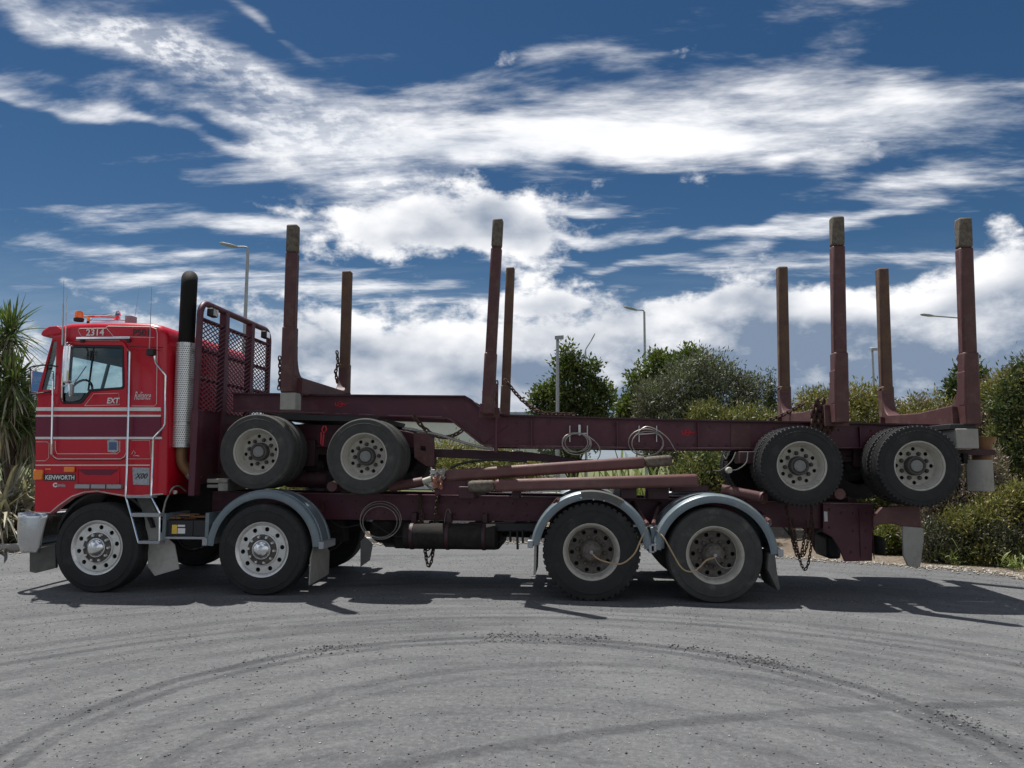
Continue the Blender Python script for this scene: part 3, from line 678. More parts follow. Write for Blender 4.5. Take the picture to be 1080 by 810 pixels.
# grab rails and boarding ladder
gr = MB(); gr.tube(smooth_path([W(55.6, 394, CY), W(55.8, 396, .02), W(55.2, 440, .02), W(54.4, 476, .02), W(55, 479, CY)], 5), .011, 8); gr.build('grab_rail', 'chrome', cab)
for pts in ([(136.8, 369, CY), (136.5, 371, .01), (135.5, 430, .01), (133.5, 500, .01), (132.3, 523, .0), (139, 546, .0), (146, 572.5, .0)],
            [(163, 374, CY), (163, 376, .01), (164.5, 383, .01), (174.6, 396, .01), (174.2, 447, .01), (172.6, 450.5, .01), (162.4, 461.5, .01), (161.5, 465, .01), (159.2, 522, .0), (160.2, 525, .0), (168.2, 541, .0), (167.8, 572.5, .0)]):
    gr = MB(); gr.tube([W(*p) for p in pts], .0115, 8); gr.build('handrail', 'chrome', cab)
for (x0, x1, y0, y1) in ((132.5, 160, 523, 525.5), (138, 168, 541, 545.5), (145.5, 168, 570.5, 574)):
    gr = MB(); gr.pbox((x0, y0), (x1, y1), -.02, .10); gr.build('ladder_step', 'galv', cab, bevel=.005)
rl = MB(); rl.prism([PX([(143.5, 525), (158, 525), (165, 541), (152, 541.5)], .12)], .12, .15); rl.build('step_backplate', 'flap_dark', cab)
# front bumper
bp = MB(); rows = []
for i in range(9):
    t = i / 8; yb = 541.8 + t * 41.0; xr = W(49.5 - 9.5 * t ** .8, yb, .0).x; xf = W(10.5 + 3.5 * max(0, t - .72) / .28 + .6 * (1 - t), yb, .0).x; z_ = W(30, yb, 0).z; o_ = -.012 * math.sin(math.pi * t) 
    path = [(xr, .03 + o_), (xr * .6 + (xf + .2) * .4, .02 + o_)] + [(xf + .2 - .2 * math.sin(R(q)), .02 + o_ + .16 * (1 - math.cos(R(q)))) for q in range(0, 91, 15)]
    path = path + [(xf - .04 * 1, .8), (xf - .05, YC)]; path += [(x, far(y)) for x, y in reversed(path[:-1])]
    rows.append([(x, y, z_) for x, y in path])
n_ = len(rows[0]); vs_ = [p for r_ in rows for p in r_]; bp.add(vs_, [(i * n_ + j, i * n_ + j + 1, (i + 1) * n_ + j + 1, (i + 1) * n_ + j) for i in range(8) for j in range(n_ - 1)])
bo_ = bp.build('front_bumper', 'bumper_steel', TR, smooth=50); sm_ = bo_.modifiers.new('thickness', 'SOLIDIFY'); sm_.thickness = .02; sm_.offset = 0
bp = MB(); bp.prism([[(W(18, 542, 0).x + .03, .06), (W(49, 542, 0).x - .01, .06), (W(49, 542, 0).x - .01, far(.06)), (W(18, 542, 0).x + .03, far(.06))]], W(30, 545, 0).z, W(30, 543.5, 0).z, 'Z'); bp.build('bumper_step', 'galv', TR)
bf = MB(); bf.prism([PX([(31, 581), (58, 574), (59, 599), (37, 604.5), (31, 603)], .12)], .12, .16); bf.build('bumper_flap', 'flap_dark', TR, bevel=.006)
# wheel-arch liner, flaps
wl = MB(); wl.lathe([(.60, .14), (.60, .62), (.57, .62), (.57, .14)], (WX[0], 0, WZ[0] + .03), n=24, a0=18, a1=165, close=True); wl.build('arch_liner', 'black', TR)
wl = MB(); wl.lathe([(.60, far(.62)), (.60, far(.14)), (.57, far(.14)), (.57, far(.62))], (WX[0], 0, WZ[0] + .03), n=24, a0=18, a1=165, close=True); wl.build('arch_liner', 'black', TR)
def bent_flap(pts, Y0, Y1, bulge, m, name='mudflap', th=.015):
    """rubber sheet hanging across the truck: side outline in pixels, depth Y0..Y1"""
    mb = MB(); mb.prism([PX(pts, Y0)], Y0, Y1); return mb.build(name, m, TR, bevel=.006)
fp = MB(); v0 = PX([(144, 528), (166, 536), (168, 560), (184, 574), (189, 600), (163, 607.5), (156, 598), (155.5, 573), (152, 543)], .20)
fp.prism([v0], .20, .215); fp.build('mudflap', 'flap_pale', TR, bevel=.004)

# mudguards
def guard(cx, cz, Rg, a0, a1, y0, y1, m='steel_blue', name='mudguard'):
    wdt = y1 - y0; t = .012
    outer = [(Rg - .072, y0), (Rg - .045, y0 - .003), (Rg - .012, y0 + .004), (Rg, y0 + .02), (Rg + .002, y0 + .06), (Rg + .012, y0 + .07), (Rg + .012, y0 + .10), (Rg + .002, y0 + .11), (Rg + .006, y0 + wdt * .5),
             (Rg + .002, y1 - .11), (Rg + .012, y1 - .10), (Rg + .012, y1 - .07), (Rg + .002, y1 - .06), (Rg, y1 - .02), (Rg - .012, y1 - .004), (Rg - .072, y1)]
    inner = [(r - t, min(max(y, y0 + t * .6), y1 - t * .6)) for r, y in reversed(outer)]
    g = MB(); g.lathe(outer + inner, (cx, 0, cz), n=30, a0=a0, a1=a1, close=True); return g.build(name, m, TR, smooth=30)
GU = [(1, 275.8, 580.5, .648, 176, 4, .02, .44), (2, 623.8, 582.5, .640, 173, 4, -.02, .60), (3, 754.6, 588, .652, 173, 4, -.02, .60)]
for i, px, py, Rg, a1, a0, y0, y1 in GU:
    cx = WX[i]; cz = W(px, py, 0).z
    guard(cx, cz, Rg, a0, a1, y0, y1); guard(cx, cz, Rg, a0, a1, far(y1), far(y0))
    for sx, px0 in ((-1, 172), (1, 6)):
        bk = MB(); a = R(px0); bx_, bz_ = cx + Rg * math.cos(a), cz + Rg * math.sin(a)
        bk.box(bx_ - .045 * (sx < 0) - .012 * (sx > 0), bx_ + .045 * (sx > 0) + .012 * (sx < 0), y0 - .008, y1 + .006, bz_ - .05, bz_ + .03); bk.build('guard_end', 'galv', TR, bevel=.006)
pt = MB(); pt.lathe([(.572, -.032), (.640, -.030), (.655, -.01), (.655, .05), (.648, .05)], (WX[2], 0, W(623.8, 582.5, 0).z), n=12, a0=58, a1=100, close=True); pt.build('guard_patch', 'flap_dark', TR)
for i, px in enumerate((613, 626, 637)):
    rv = MB(); a = W(px, 525.5 + i * 1.3, -.04); rv.lathe([(.0, -.012), (.009, -.009), (.011, 0)], (a.x, -.034, a.z), n=10); rv.build('rivet', 'galv', TR)
fl_ = MB()
a = W(327, 577, .05); b = W(326, 616.5, .05); fl_.prism([[(.14, a.z), (.52, a.z), (.70, a.z - .12), (.70, b.z + .02), (.03, b.z - .005), (.05, a.z - .12)]], a.x, a.x + .016, 'X'); fl_.build('mudflap', 'flap_grey', TR, bevel=.004)
fl_ = MB(); fl_.prism([PX([(563.5, 574), (566, 574), (565, 606), (562.6, 607)], -.01)], -.01, .58); fl_.build('mudflap', 'flap_grey', TR, bevel=.004)
fl_ = MB(); fl_.prism([PX([(811, 584), (817.5, 584), (819.5, 602), (823, 621), (820.5, 623.5), (815, 612), (809.5, 600)], -.01)], -.01, .58); fl_.build('mudflap', 'flap_dark', TR, bevel=.006)
fl_ = MB(); fl_.prism([PX([(380, 571), (385, 566), (393, 574), (390, 591), (380, 598)], .45)], .45, .47); fl_.build('mudflap', 'flap_dark', TR, bevel=.004)
# guard stays
for pts in ([(577, 543, .5), (583, 533, .1), (589, 526, .0)], [(668, 530, .75), (678, 546, .3), (683, 553, .0)], [(696, 531, .75), (691, 545, .3), (689, 553, .0)], [(802, 541, .7), (807, 546, .3), (812, 550, .0)], [(329, 541, .3), (340, 538, .5), (339, 529, .75)]):
    s_ = MB(); s_.tube([W(*p) for p in pts], .022, 8); s_.build('guard_stay', 'maroon_worn', TR)

# chassis rails
def strip(mb, pts, Y, y0, y1, th):
    P_ = PX(pts, Y)
    for (a, b) in zip(P_[:-1], P_[1:]):
        mb.add([(a[0], y0, a[1]), (b[0], y0, b[1]), (b[0], y1, b[1]), (a[0], y1, a[1]), (a[0], y0, a[1] + th), (b[0], y0, b[1] + th), (b[0], y1, b[1] + th), (a[0], y1, a[1] + th)],
               [(0, 3, 2, 1), (4, 5, 6, 7), (0, 1, 5, 4), (1, 2, 6, 5), (2, 3, 7, 6), (3, 0, 4, 7)])
RT = [(120, 518), (200, 519), (420, 522.6), (575, 525), (660, 526.5), (860, 530.5), (922, 532)]
RB = [(120, 545), (200, 546), (420, 548.5), (575, 550), (660, 551.5), (860, 557), (922, 559)]
YR = .78
for y0 in (YR, far(YR) - .014):
    rl = MB(); rl.prism([PX(RT + RB[::-1], YR)], y0, y0 + .014)
    f0, f1 = (y0 - .012, y0 + .09) if y0 < 1 else (y0 - .076, y0 + .026)
    strip(rl, RT, YR, f0, f1, .014); strip(rl, RB, YR, f0, f1, .012)
    rl.build('chassis_rail', 'maroon_steel', TR)
    if y0 < 1:
        ed = MB(); strip(ed, [(a_, b_ - .4) for a_, b_ in RT], YR, f0 - .003, f0 - .0005, .007); ed.build('flange_edge_highlight', 'edge_worn_highlight', TR)  # thin pale strip: scuffed paint plus a painted highlight along the rail top
zT = lambda px: W(px, 526, YR).z
for px in (190, 300, 400, 520, 600, 690, 790, 900):
    cm = MB(); c0 = W(px, 536, YR); cm.box(c0.x - .05, c0.x + .05, YR + .02, far(YR) - .02, c0.z - .1, c0.z + .1); cm.build('cross_member', 'maroon_dark', TR)
ps = MB(); ps.tube([(WX[0] + .5, YC, .72), (WX[2] - .2, YC, .58)], .06, 10); ps.build('drive_shaft', 'grime', TR)
eg = MB(); eg.box(WX[0] - .4, WX[0] + .95, .75, 1.75, .62, 1.3); eg.build('engine', 'grime', TR, bevel=.05)
gb = MB(); gb.box(WX[0] + 1.0, WX[0] + 1.75, .95, 1.55, .55, 1.0); gb.build('gearbox', 'grime', TR, bevel=.06)
# tanks and boxes under the rails
tk = MB(); a = W(421, 556, .35); b = W(522, 580, .35); tk.lathe([(0, 0), (.12, .0), (.15, .02), (.15, b.x - a.x - .02), (.12, b.x - a.x), (0, b.x - a.x)], (a.x, .62, (a.z + b.z) / 2), 'X', 24); tk.build('air_tank', 'grime', TR)
for px_ in (432, 470, 509):
    sx_ = W(px_, 566, .45).x; tk = MB(); tk.lathe([(.150, -.018), (.157, -.018), (.157, .018), (.150, .018)], (sx_, .62, (a.z + b.z) / 2), 'X', 24, close=True); tk.build('tank_strap', 'maroon_dark', TR)
    tk = MB(); tk.box(sx_ - .03, sx_ + .03, .66, .78, (a.z + b.z) / 2 + .12, (a.z + b.z) / 2 + .26); tk.build('tank_bracket', 'maroon_dark', TR, bevel=.006)
tk = MB(); tk.pbox((415, 552), (527, 580), .78, 1.75, .78); tk.build('tool_box', 'grime', TR, bevel=.03)
tk = MB(); tk.pbox((493, 551.5), (567, 561), .6, .78); tk.build('side_bar', 'black', TR, bevel=.01)
tk = MB(); tk.lathe([(0, 0), (.26, 0), (.29, .03), (.29, .72), (.26, .75), (0, .75)], (W(385, 560, .9).x, 1.9, .62), 'X', 24); tk.build('fuel_tank', 'black', TR)
tk = MB(); tk.lathe([(0, -.2), (.13, -.2), (.16, -.17), (.16, .17), (.13, .2), (0, .2)], (W(405, 556, .95).x, 1.05, W(405, 558, .95).z), 'Y', 28); tk.build('air_reservoir', 'grime', TR)
for k_, (qa, qb, yy_) in enumerate((((392, 549), (412, 560), .84), ((424, 549.5), (440, 559), .80), ((452, 549.5), (470, 557), .80), ((340, 548), (362, 572), .95), ((530, 550), (566, 560), .84))):
    tk = MB(); tk.pbox(qa, qb, yy_, yy_ + .25, yy_); tk.build('valve_body', 'grime', TR, bevel=.015)
for px in (538, 545.5, 551):
    hn = MB(); hn.tube(PL([(px, 559), (px + .5, 580 - abs(545 - px) * 1.2)], .6), .014, 6); hn.build('hanging_strap', 'black', TR)
vlv = MB(); vlv.pbox((476, 551), (482, 554.5), .70, .78); vlv.build('valve', 'white_paint', TR, bevel=.004); vlv = MB(); vlv.pbox((484, 551), (490, 554.5), .70, .78); vlv.build('valve', 'white_paint', TR, bevel=.004)

# battery box
bx = empty('battery_box', W(196, 556, .1), parent=TR)
b_ = MB(); b_.pbox((173.5, 566), (217, 569), .05, .6); b_.build('tray', 'galv', bx, bevel=.004)
b_ = MB(); b_.pbox((174.5, 549), (203, 566), .08, .45, .08); b_.build('battery', 'black', bx, bevel=.008)
b_ = MB(); b_.pbox((204, 549), (217, 566), .08, .45, .08); b_.build('battery', 'black', bx, bevel=.008)
b_ = MB(); b_.pbox((172, 541.5), (174, 569), .06, .6); b_.build('side_plate', 'steel_blue', bx); b_ = MB(); b_.pbox((217, 541), (219.5, 568), .06, .6); b_.build('side_plate', 'steel_blue', bx)
b_ = MB(); b_.pbox((181.5, 553.5), (186.5, 563), .074, .0785); b_.build('warning_sticker', 'label_yellow', bx)
b_ = MB(); b_.pbox((187.5, 553.5), (195, 555.6), .074, .0785); b_.pbox((187.5, 557), (195, 562.8), .074, .0785); b_.build('battery_label', 'white_paint', bx)
b_ = MB(); 
rnd = random.Random(3)
for k in range(16):
    c0 = W(rnd.uniform(178, 214), rnd.uniform(543, 548), .3); b_.box(c0.x - .06, c0.x + .07, .12 + .02 * k, .15 + .02 * k, c0.z, c0.z + .015)
b_.build('bark_debris', 'pipe_rust', bx)
hs_ = MB(); hs_.tube(smooth_path([W(172, 541, .1), W(175, 528, .15), (W(182, 515, .2)), W(189, 513, .3), W(196, 518, .4)], 6), .011, 7); hs_.build('air_hose', 'cable', TR)
hs_ = MB(); hs_.lathe([(0, -.03), (.022, -.025), (.024, 0)], (W(186, 519, .3).x, .28, W(186, 519, .3).z), n=14); hs_.build('hose_fitting', 'white_paint', TR)
for (a, b, y0, m) in (((218, 505), (240, 509.4), .35, 'flap_dark'), ((218, 511), (230, 514.6), .35, 'flap_dark'), ((230, 509.6), (240, 518), .33, 'flap_dark')):
    q_ = MB(); q_.pbox(a, b, y0, y0 + .5); q_.build('packing_block', 'flap_grey', TR, bevel=.008)

# exhaust
ex = empty('exhaust_stack', W(193, 470, .3), parent=TR)
a = W(183, 472, .30); zt = W(196, 362, .30).z; ex_c = (W(191.5, 472, .30).x, .30, a.z); rg = .108
def perf_mat():
    m = bpy.data.materials.new('perforated_steel'); m.use_nodes = True; MATS['perforated'] = m
    n = NT(m.node_tree); p = m.node_tree.nodes['Principled BSDF']
    s_ = n.new('ShaderNodeSeparateXYZ'); n.l.new(n.new('ShaderNodeTexCoord').outputs['Object'], s_.inputs[0])
    ang = n.m('MULTIPLY', n.m('ARCTAN2', s_.outputs[1], s_.outputs[0]), 5.2); zz_ = n.m('MULTIPLY', s_.outputs[2], 40.0)
    row = n.m('FLOOR', zz_); sh = n.m('MULTIPLY', n.m('MODULO', row, 2.0), .5)
    fu = n.m('SUBTRACT', n.m('FRACT', n.m('ADD', ang, sh)), .5); fv = n.m('SUBTRACT', n.m('FRACT', zz_), .5)
    d = n.m('SQRT', n.m('ADD', n.m('MULTIPLY', fu, fu), n.m('MULTIPLY', fv, fv)))
    f = n.ramp(d, .24, .34)
    n.l.new(n.mix(f, (.06, .055, .05), (.78, .77, .74)), p.inputs['Base Color']); p.inputs['Metallic'].default_value = .55; p.inputs['Roughness'].default_value = .38
    b = n.new('ShaderNodeBump'); b.inputs['Strength'].default_value = .5; b.inputs['Distance'].default_value = .006; n.l.new(f, b.inputs['Height']); n.l.new(b.outputs[0], p.inputs['Normal'])
perf_mat()
mf = MB(); mf.lathe([(rg - .02, 0), (rg, 0), (rg, zt - a.z), (rg - .02, zt - a.z)], ex_c, 'Z', 40); mf.build('muffler_guard', 'perforated', ex)
mf = MB(); mf.lathe([(0, .004), (rg - .012, .004), (rg - .012, zt - a.z - .004), (0, zt - a.z - .004)], ex_c, 'Z', 24); mf.build('muffler', 'black', ex)
for zz0 in (.015, zt - a.z - .035, (zt - a.z) * .22):
    mf = MB(); mf.lathe([(rg + .001, zz0), (rg + .006, zz0), (rg + .006, zz0 + .022), (rg + .001, zz0 + .022)], ex_c, 'Z', 40); mf.build('guard_band', 'brushed', ex)
st = MB(); pth = smooth_path([Vector((ex_c[0], .30, zt - .02)), Vector((ex_c[0], .30, zt + .3)), Vector((ex_c[0], .30, zt + .62)), Vector((ex_c[0] - .02, .34, zt + .76)), Vector((ex_c[0] - .08, .46, zt + .82))], 5)
st.tube(pth, .093, 20, caps=False); st.tube(pth, .086, 20, caps=False); st.build('stack_pipe', 'soot', ex)
el_ = MB(); el_.tube(smooth_path([Vector((ex_c[0], .30, a.z + .02)), Vector((ex_c[0], .30, a.z - .1)), Vector((ex_c[0] + .02, .32, a.z - .2)), Vector((ex_c[0] + .09, .36, a.z - .30))], 6), .062, 16); el_.build('exhaust_elbow', 'pipe_rust', ex)
el_ = MB(); el_.tube([Vector((ex_c[0] + .085, .355, a.z - .285)), Vector((ex_c[0] + .15, .40, a.z - .38))], .07, 14); el_.build('elbow_clamp', 'galv', ex)

# headboard
HX = W(208, 400, .22).x
hb = empty('headboard', (HX, YC, 1.2), parent=TR)
zt = W(211.5, 318, .22).z; zb = W(206, 500, .22).z; YN, YF = .22, far(.22)
fr = MB(); corner = .16
path = [(HX, YN, zb)] + [(HX, YN + corner - corner * math.cos(R(t)), zt - corner + corner * math.sin(R(t))) for t in range(0, 91, 15)]
path += [(HX, far(p[1]), p[2]) for p in reversed(path)]
fr.tube(path, .038, 12); fr.build('hoop_frame', 'maroon_steel', hb)
z2 = zt - .20; z3 = zt - .56; z4 = zt - .90; zs = W(206, 432, .22).z
for z_ in (z2, z3, z4): 
    br = MB(); br.tube([(HX, YN, z_), (HX, YF, z_)], .026, 8); br.build('cross_bar', 'maroon_steel', hb)
for y_ in (.86, 1.64):
    br = MB(); br.box(HX - .045, HX + .045, y_ - .05, y_ + .05, zb, zt - .012); br.build('upright', 'maroon_steel', hb, bevel=.006)
br = MB(); br.box(HX - .012, HX + .012, YN + .02, YF - .02, zb - .12, zs); br.build('lower_panel', 'maroon_steel', hb)
br = MB(); br.box(HX - .03, HX + .05, YN - .045, YN + .10, zb - .25, zs - .0); br.build('panel_edge', 'maroon_steel', hb, bevel=.01)
ms = MB(); x_m = HX + .034
def diamond(mb, y0, y1, z0, z1, py_, pz_, r):
    k = pz_ / py_
    for sgn in (1, -1):
        c = z0 - (y1 - y0) * k
        while c < z1 + (y1 - y0) * k:
            pts = []
            ya, yb = y0, y1; za = c if sgn > 0 else c; 
            f = (lambda y: c + (y - y0) * k) if sgn > 0 else (lambda y: c - (y - y0) * k)
            inv = (lambda z: y0 + (z - c) / k) if sgn > 0 else (lambda z: y0 + (c - z) / k)
            lo = max(y0, min(inv(z0), inv(z1))); hi = min(y1, max(inv(z0), inv(z1)))
            if hi - lo > .01: mb.tube([(x_m + sgn * r * .5, lo, f(lo)), (x_m + sgn * r * .5, hi, f(hi))], r, 4, caps=False)
            c += pz_
diamond(ms, YN + .03, .80, zs, z2, .12, .055, .008); diamond(ms, .92, 1.58, zs, z2, .12, .055, .008); diamond(ms, 1.70, YF - .03, zs, z2, .12, .055, .008)
ms.build('mesh_infill', 'maroon_steel', hb, smooth=0)
for (px, py, y_) in ((222.5, 329, .36), (275, 350, 1.95)):
    lt = MB(); lt.box(HX + .04, HX + .12, y_ - .07, y_ + .07, zt - .20 + .04, zt - .06); lt.build('work_lamp', 'black', hb, bevel=.015)
    lt = MB(); lt.box(HX + .121, HX + .126, y_ - .055, y_ + .055, zt - .15, zt - .07); lt.build('lamp_lens', 'chrome', hb)

# cradle tubes that carry the trailer wheels, and other deck gear
for px, py, y0 in ((350, 513, .26), (886, 521, .16)):
    c0 = W(px, py, y0); t = MB(); t.tube([(c0.x, y0, c0.z), (c0.x, far(y0), c0.z)], .058, 16); t.build('cradle_tube', 'maroon_worn', TR, smooth=30)
    t = MB(); t.box(c0.x - .05, c0.x + .05, YR + .01, YR + .10, c0.z - .25, c0.z - .05); t.build('cradle_bracket', 'maroon_dark', TR); t = MB(); t.box(c0.x - .05, c0.x + .05, far(YR + .10), far(YR + .01), c0.z - .25, c0.z - .05); t.build('cradle_bracket', 'maroon_dark', TR)
t = MB(); t.tube([W(411, 514, .40), W(446, 508, .40)], .055, 14); t.build('deck_tube', 'maroon_worn', TR)
t = MB(); t.tube([W(446, 508, .40), W(455, 505, .40)], .035, 12); t.build('tube_sleeve', 'rim_cream', TR)
t = MB(); t.tube([W(761, 516, .42), W(805, 525, .30)], .058, 16); t.build('deck_tube', 'maroon_worn', TR)
t = MB(); t.tube([W(804, 524.8, .30), W(806, 525.2, .28)], .066, 16); t.build('tube_end', 'maroon_worn', TR)
t = MB(); t.prism([PX([(458, 506), (462, 503), (480, 503), (480, 496), (492, 496), (492, 522), (458, 522)], .50)], .50, .72); t.build('stake_hinge', 'maroon_steel', TR, bevel=.01)
t = MB(); t.pbox((683, 513), (706, 527), .40, .7, .40); t.build('stake_rest', 'maroon_dark', TR, bevel=.01); t = MB(); t.pbox((707, 512), (748, 519), .50, .62, .50); t.build('deck_bracket', 'maroon_dark', TR, bevel=.01)
t = MB(); t.pbox((540, 515), (548, 526), .45, .75, .45); t.build('stake_rest', 'maroon_dark', TR, bevel=.006)
for px in (497, 660):                                                         # truck bolsters
    c0 = W(px, 520, .78); t = MB(); t.box(c0.x - .09, c0.x + .09, .35, far(.35), c0.z - .05, c0.z + .09); t.build('bolster', 'maroon_dark', TR, bevel=.01)
# tail plates and drawbar coupling
for y0 in (.70, far(.73)):
    t = MB(); t.prism([PX([(868, 531.5), (921, 532.5), (920, 591.5), (891, 592.5), (885, 578), (878, 567), (868, 561)], .70)], y0, y0 + .03); t.build('tail_plate', 'maroon_steel', TR, bevel=.005)
t = MB(); t.box(W(872, 570, .7).x, W(916, 570, .7).x, .74, far(.74), W(900, 560, .7).z, W(900, 537, .7).z); t.build('tail_beam', 'maroon_dark', TR, bevel=.01)
t = MB(); t.pbox((872, 565), (888, 590), 1.0, 1.5, 1.0); t.build('tow_coupling', 'black', TR, bevel=.04)
t = MB(); t.pbox((922, 566), (936, 586), .95, 1.3, .95); t.build('tow_eye', 'grime', TR, bevel=.05, seg=3)
t = MB(); t.pbox((869, 539.5), (873, 550), .692, .697); t.build('reflector', 'white_paint', TR)
t = MB(); t.pbox((906, 536), (908, 588), .685, .699); t.build('tail_rib', 'maroon_worn', TR)
t = MB(); t.pbox((868, 530.4), (921, 532), .66, .72); t.build('tail_cap', 'edge_worn_highlight', TR)
blt2 = None
for qx, qy in ((875, 537), (875, 556), (888, 541), (900, 541), (900, 560), (914, 541), (914, 560), (914, 578), (898, 582)):
    a = W(qx, qy, .70)
    if blt2 is None: m_ = MB(); m_.lathe([(0, -.014), (.012, -.013), (.015, 0)], (a.x, .699, a.z), n=6); blt2 = m_.build('bolt', 'maroon_worn', TR)
    else: copy_mesh(blt2, (a.x, blt2.location.y, a.z), TR)
for qx in list(range(345, 560, 15)) + list(range(590, 860, 18)):
    base_y = 522.6 + (qx - 420) * .0165
    for dy_ in (7, 19):
        if (qx + dy_) % 3 == 0: continue
        a = W(qx, base_y + dy_, YR); copy_mesh(blt2, (a.x, YR - .007, a.z), TR)
t = MB(); t.pbox((921, 560), (922.5, 590), .695, .72); t.build('tail_edge', 'maroon_worn', TR)
# arm with grey flap at the very back
t = MB(); t.prism([PX([(921, 545), (930, 535), (948, 533.5), (970, 533), (972, 556), (952, 555), (940, 552), (928, 553), (921, 557)], .30)], .30, .36); t.build('flap_arm', 'maroon_worn', TR, bevel=.008)
t = MB(); t.tube([(W(945, 538, .3).x, .33, W(945, 545, .3).z), (W(945, 538, .3).x, .80, W(945, 545, .3).z)], .04, 10); t.build('flap_arm', 'maroon_dark', TR)
t = MB(); pr = PX([(951, 554), (973.5, 557), (973.6, 570), (970, 598), (957, 597), (952, 586)], .33); t.prism([pr], .31, .345); t.build('mudflap', 'flap_grey', TR, bevel=.008)
# drooping lines under the rails
for pts in ([(392, 551, .74), (420, 566, .70), (452, 556, .72), (478, 566, .70), (500, 552, .74)], [(445, 524, .70), (446, 560, .68), (452, 588, .68), (460, 560, .69), (461, 526, .70)], [(512, 561, .66), (525, 572, .64), (540, 561, .66)], [(347, 548, .74), (362, 556, .7), (384, 552, .74)],
            [(575, 548, .74), (600, 556, .7), (640, 551, .74)], [(826, 556, .7), (842, 570, .68), (866, 559, .7)]):
    t = MB(); t.tube(smooth_path([W(*p) for p in pts], 6), .008, 6); t.build('brake_line', 'black', TR)
# tyre inflation hoses
for pts in ([(623.5, 583, -.0), (632, 590, -.08), (648, 594.5, -.1), (658, 593.5, -.1), (669, 584, -.08), (675, 571, -.04), (682, 556, .0)],
            [(754, 588, -.0), (745, 591, -.08), (738, 598, -.1), (730, 603, -.1), (719, 599, -.08), (708, 581, -.06), (700, 567, -.04), (692, 559, .02)]):
    t = MB(); t.tube(smooth_path([W(*p) for p in pts], 6), .0085, 6); t.build('tyre_hose', 'hose_orange', TR)
for i in (2, 3):
    t = MB(); t.lathe([(.0, -.03), (.018, -.03), (.02, .06)], (WX[i], .02, WZ[i]), n=10); t.build('hose_swivel', 'galv', TR)
for pts in ([(754, 588, -.0), (757, 594, -.05), (764, 599, -.06), (773, 598, -.0)],):
    t = MB(); t.tube(smooth_path([W(*p) for p in pts], 5), .004, 5); t.build('valve_hose', 'cable', TR)
t = MB(); t.pbox((686, 556), (701, 579), .05, .3); t.build('hose_manifold', 'steel_blue', TR, bevel=.012)
t = MB(); t.pbox((668, 553.5), (705, 556), .15, .22); t.build('manifold_bar', 'brushed', TR)
t = MB(); a = W(812, 553, .2); t.tube([W(804, 546, .3), a], .025, 12); t.build('pipe_stub', 'brushed', TR)

# ------------------------------------------------------------------ the trailer riding on the truck
TL = empty('log_trailer', (W(620, 470, .7).x, YC, W(620, 470, .7).z - .5), 'maroon log trailer with eight upright stakes carried piggyback on the red truck', 'trailer')
YT = .72
TT = [(246, 416), (294, 416.5), (335, 417.5), (420, 418.4), (491, 419), (498, 423), (506, 431), (514, 436), (537, 439), (700, 443.5), (887, 447), (1003, 450)]
TB = [(246, 434), (335, 437), (420, 440), (470, 441.5), (476, 444), (507, 468.5), (512, 471), (537, 471.5), (700, 474), (887, 474), (1003, 473)]
for y0 in (YT, far(YT) - .016):
    bm_ = MB(); bm_.prism([PX(TT + TB[::-1], YT)], y0, y0 + .016); bm_.build('main_beam', 'maroon_steel', TL)
    f0, f1 = y0 - .055, y0 + .071
    fl_ = MB(); strip(fl_, TT, YT, f0, f1, .018); fl_.build('top_flange', 'maroon_dark', TL)
    fl_ = MB(); strip(fl_, TB, YT, f0, f1, .016); fl_.build('bottom_flange', 'maroon_steel', TL)
    if y0 < 1:
        ed = MB(); strip(ed, [(a_, b_ - 1.2) for a_, b_ in TB], YT, f0 - .003, f0 - .0005, .008); ed.build('flange_edge_highlight', 'edge_worn_highlight', TL)  # added pale strip paints the highlight on the scuffed bottom flange edge
for px in (540, 640, 740, 812, 900, 985):
    py = 458; c0 = W(px, py, YT); cm = MB(); cm.box(c0.x - .04, c0.x + .04, YT + .02, far(YT) - .02, c0.z - .10, c0.z + .10); cm.build('cross_member', 'maroon_dark', TL)
for px in (262, 400, 470):
    c0 = W(px, 427, YT); cm = MB(); cm.box(c0.x - .04, c0.x + .04, YT + .02, far(YT) - .02, c0.z - .06, c0.z + .06); cm.build('cross_member', 'maroon_dark', TL)
pl = MB(); pl.prism([PX([(771, 446.5), (791, 447), (792, 473), (771, 473)], YT - .01)], YT - .012, YT - .002); pl.build('splice_plate', 'maroon_worn', TL)
gs = MB(); gs.prism([PX([(489, 421), (507, 432.5), (535, 441), (535, 449), (511, 467), (508, 467)], YT - .01)], YT - .014, YT - .002); gs.build('gusset', 'maroon_steel', TL)
dk = MB(); a_, b_ = W(545, 470, YT), W(995, 470, YT); dk.box(a_.x, b_.x, YT + .08, far(YT + .08), a_.z - .02, a_.z - .01); dk.build('deck_plate', 'maroon_dark', TL)
pl = MB(); pl.prism([PX([(296, 437), (402, 441), (402, 446), (296, 443)], .66)], .5, far(.5)); pl.build('turntable_plate', 'black', TL)

# bolt heads along the beam and stiffener ribs
blt = None
for px in list(range(545, 1000, 17)):
    for dy_ in (6, 25):
        base_y = 439 + (px - 537) * .0236; a = W(px, base_y + dy_, YT)
        if dy_ == 6 and px % 2 == 0: continue
        if blt is None: m_ = MB(); m_.lathe([(0, -.014), (.012, -.013), (.015, 0)], (a.x, YT - .001, a.z), n=6); blt = m_.build('bolt', 'maroon_worn', TL)
        else: copy_mesh(blt, (a.x, blt.location.y, a.z), TL)
for px in (560, 650, 735, 905):
    base_y = 439 + (px - 537) * .0236; m_ = MB(); m_.pbox((px, base_y + 2.5), (px + 1.6, 472), YT - .05, YT - .001, YT); m_.build('stiffener', 'maroon_steel', TL)
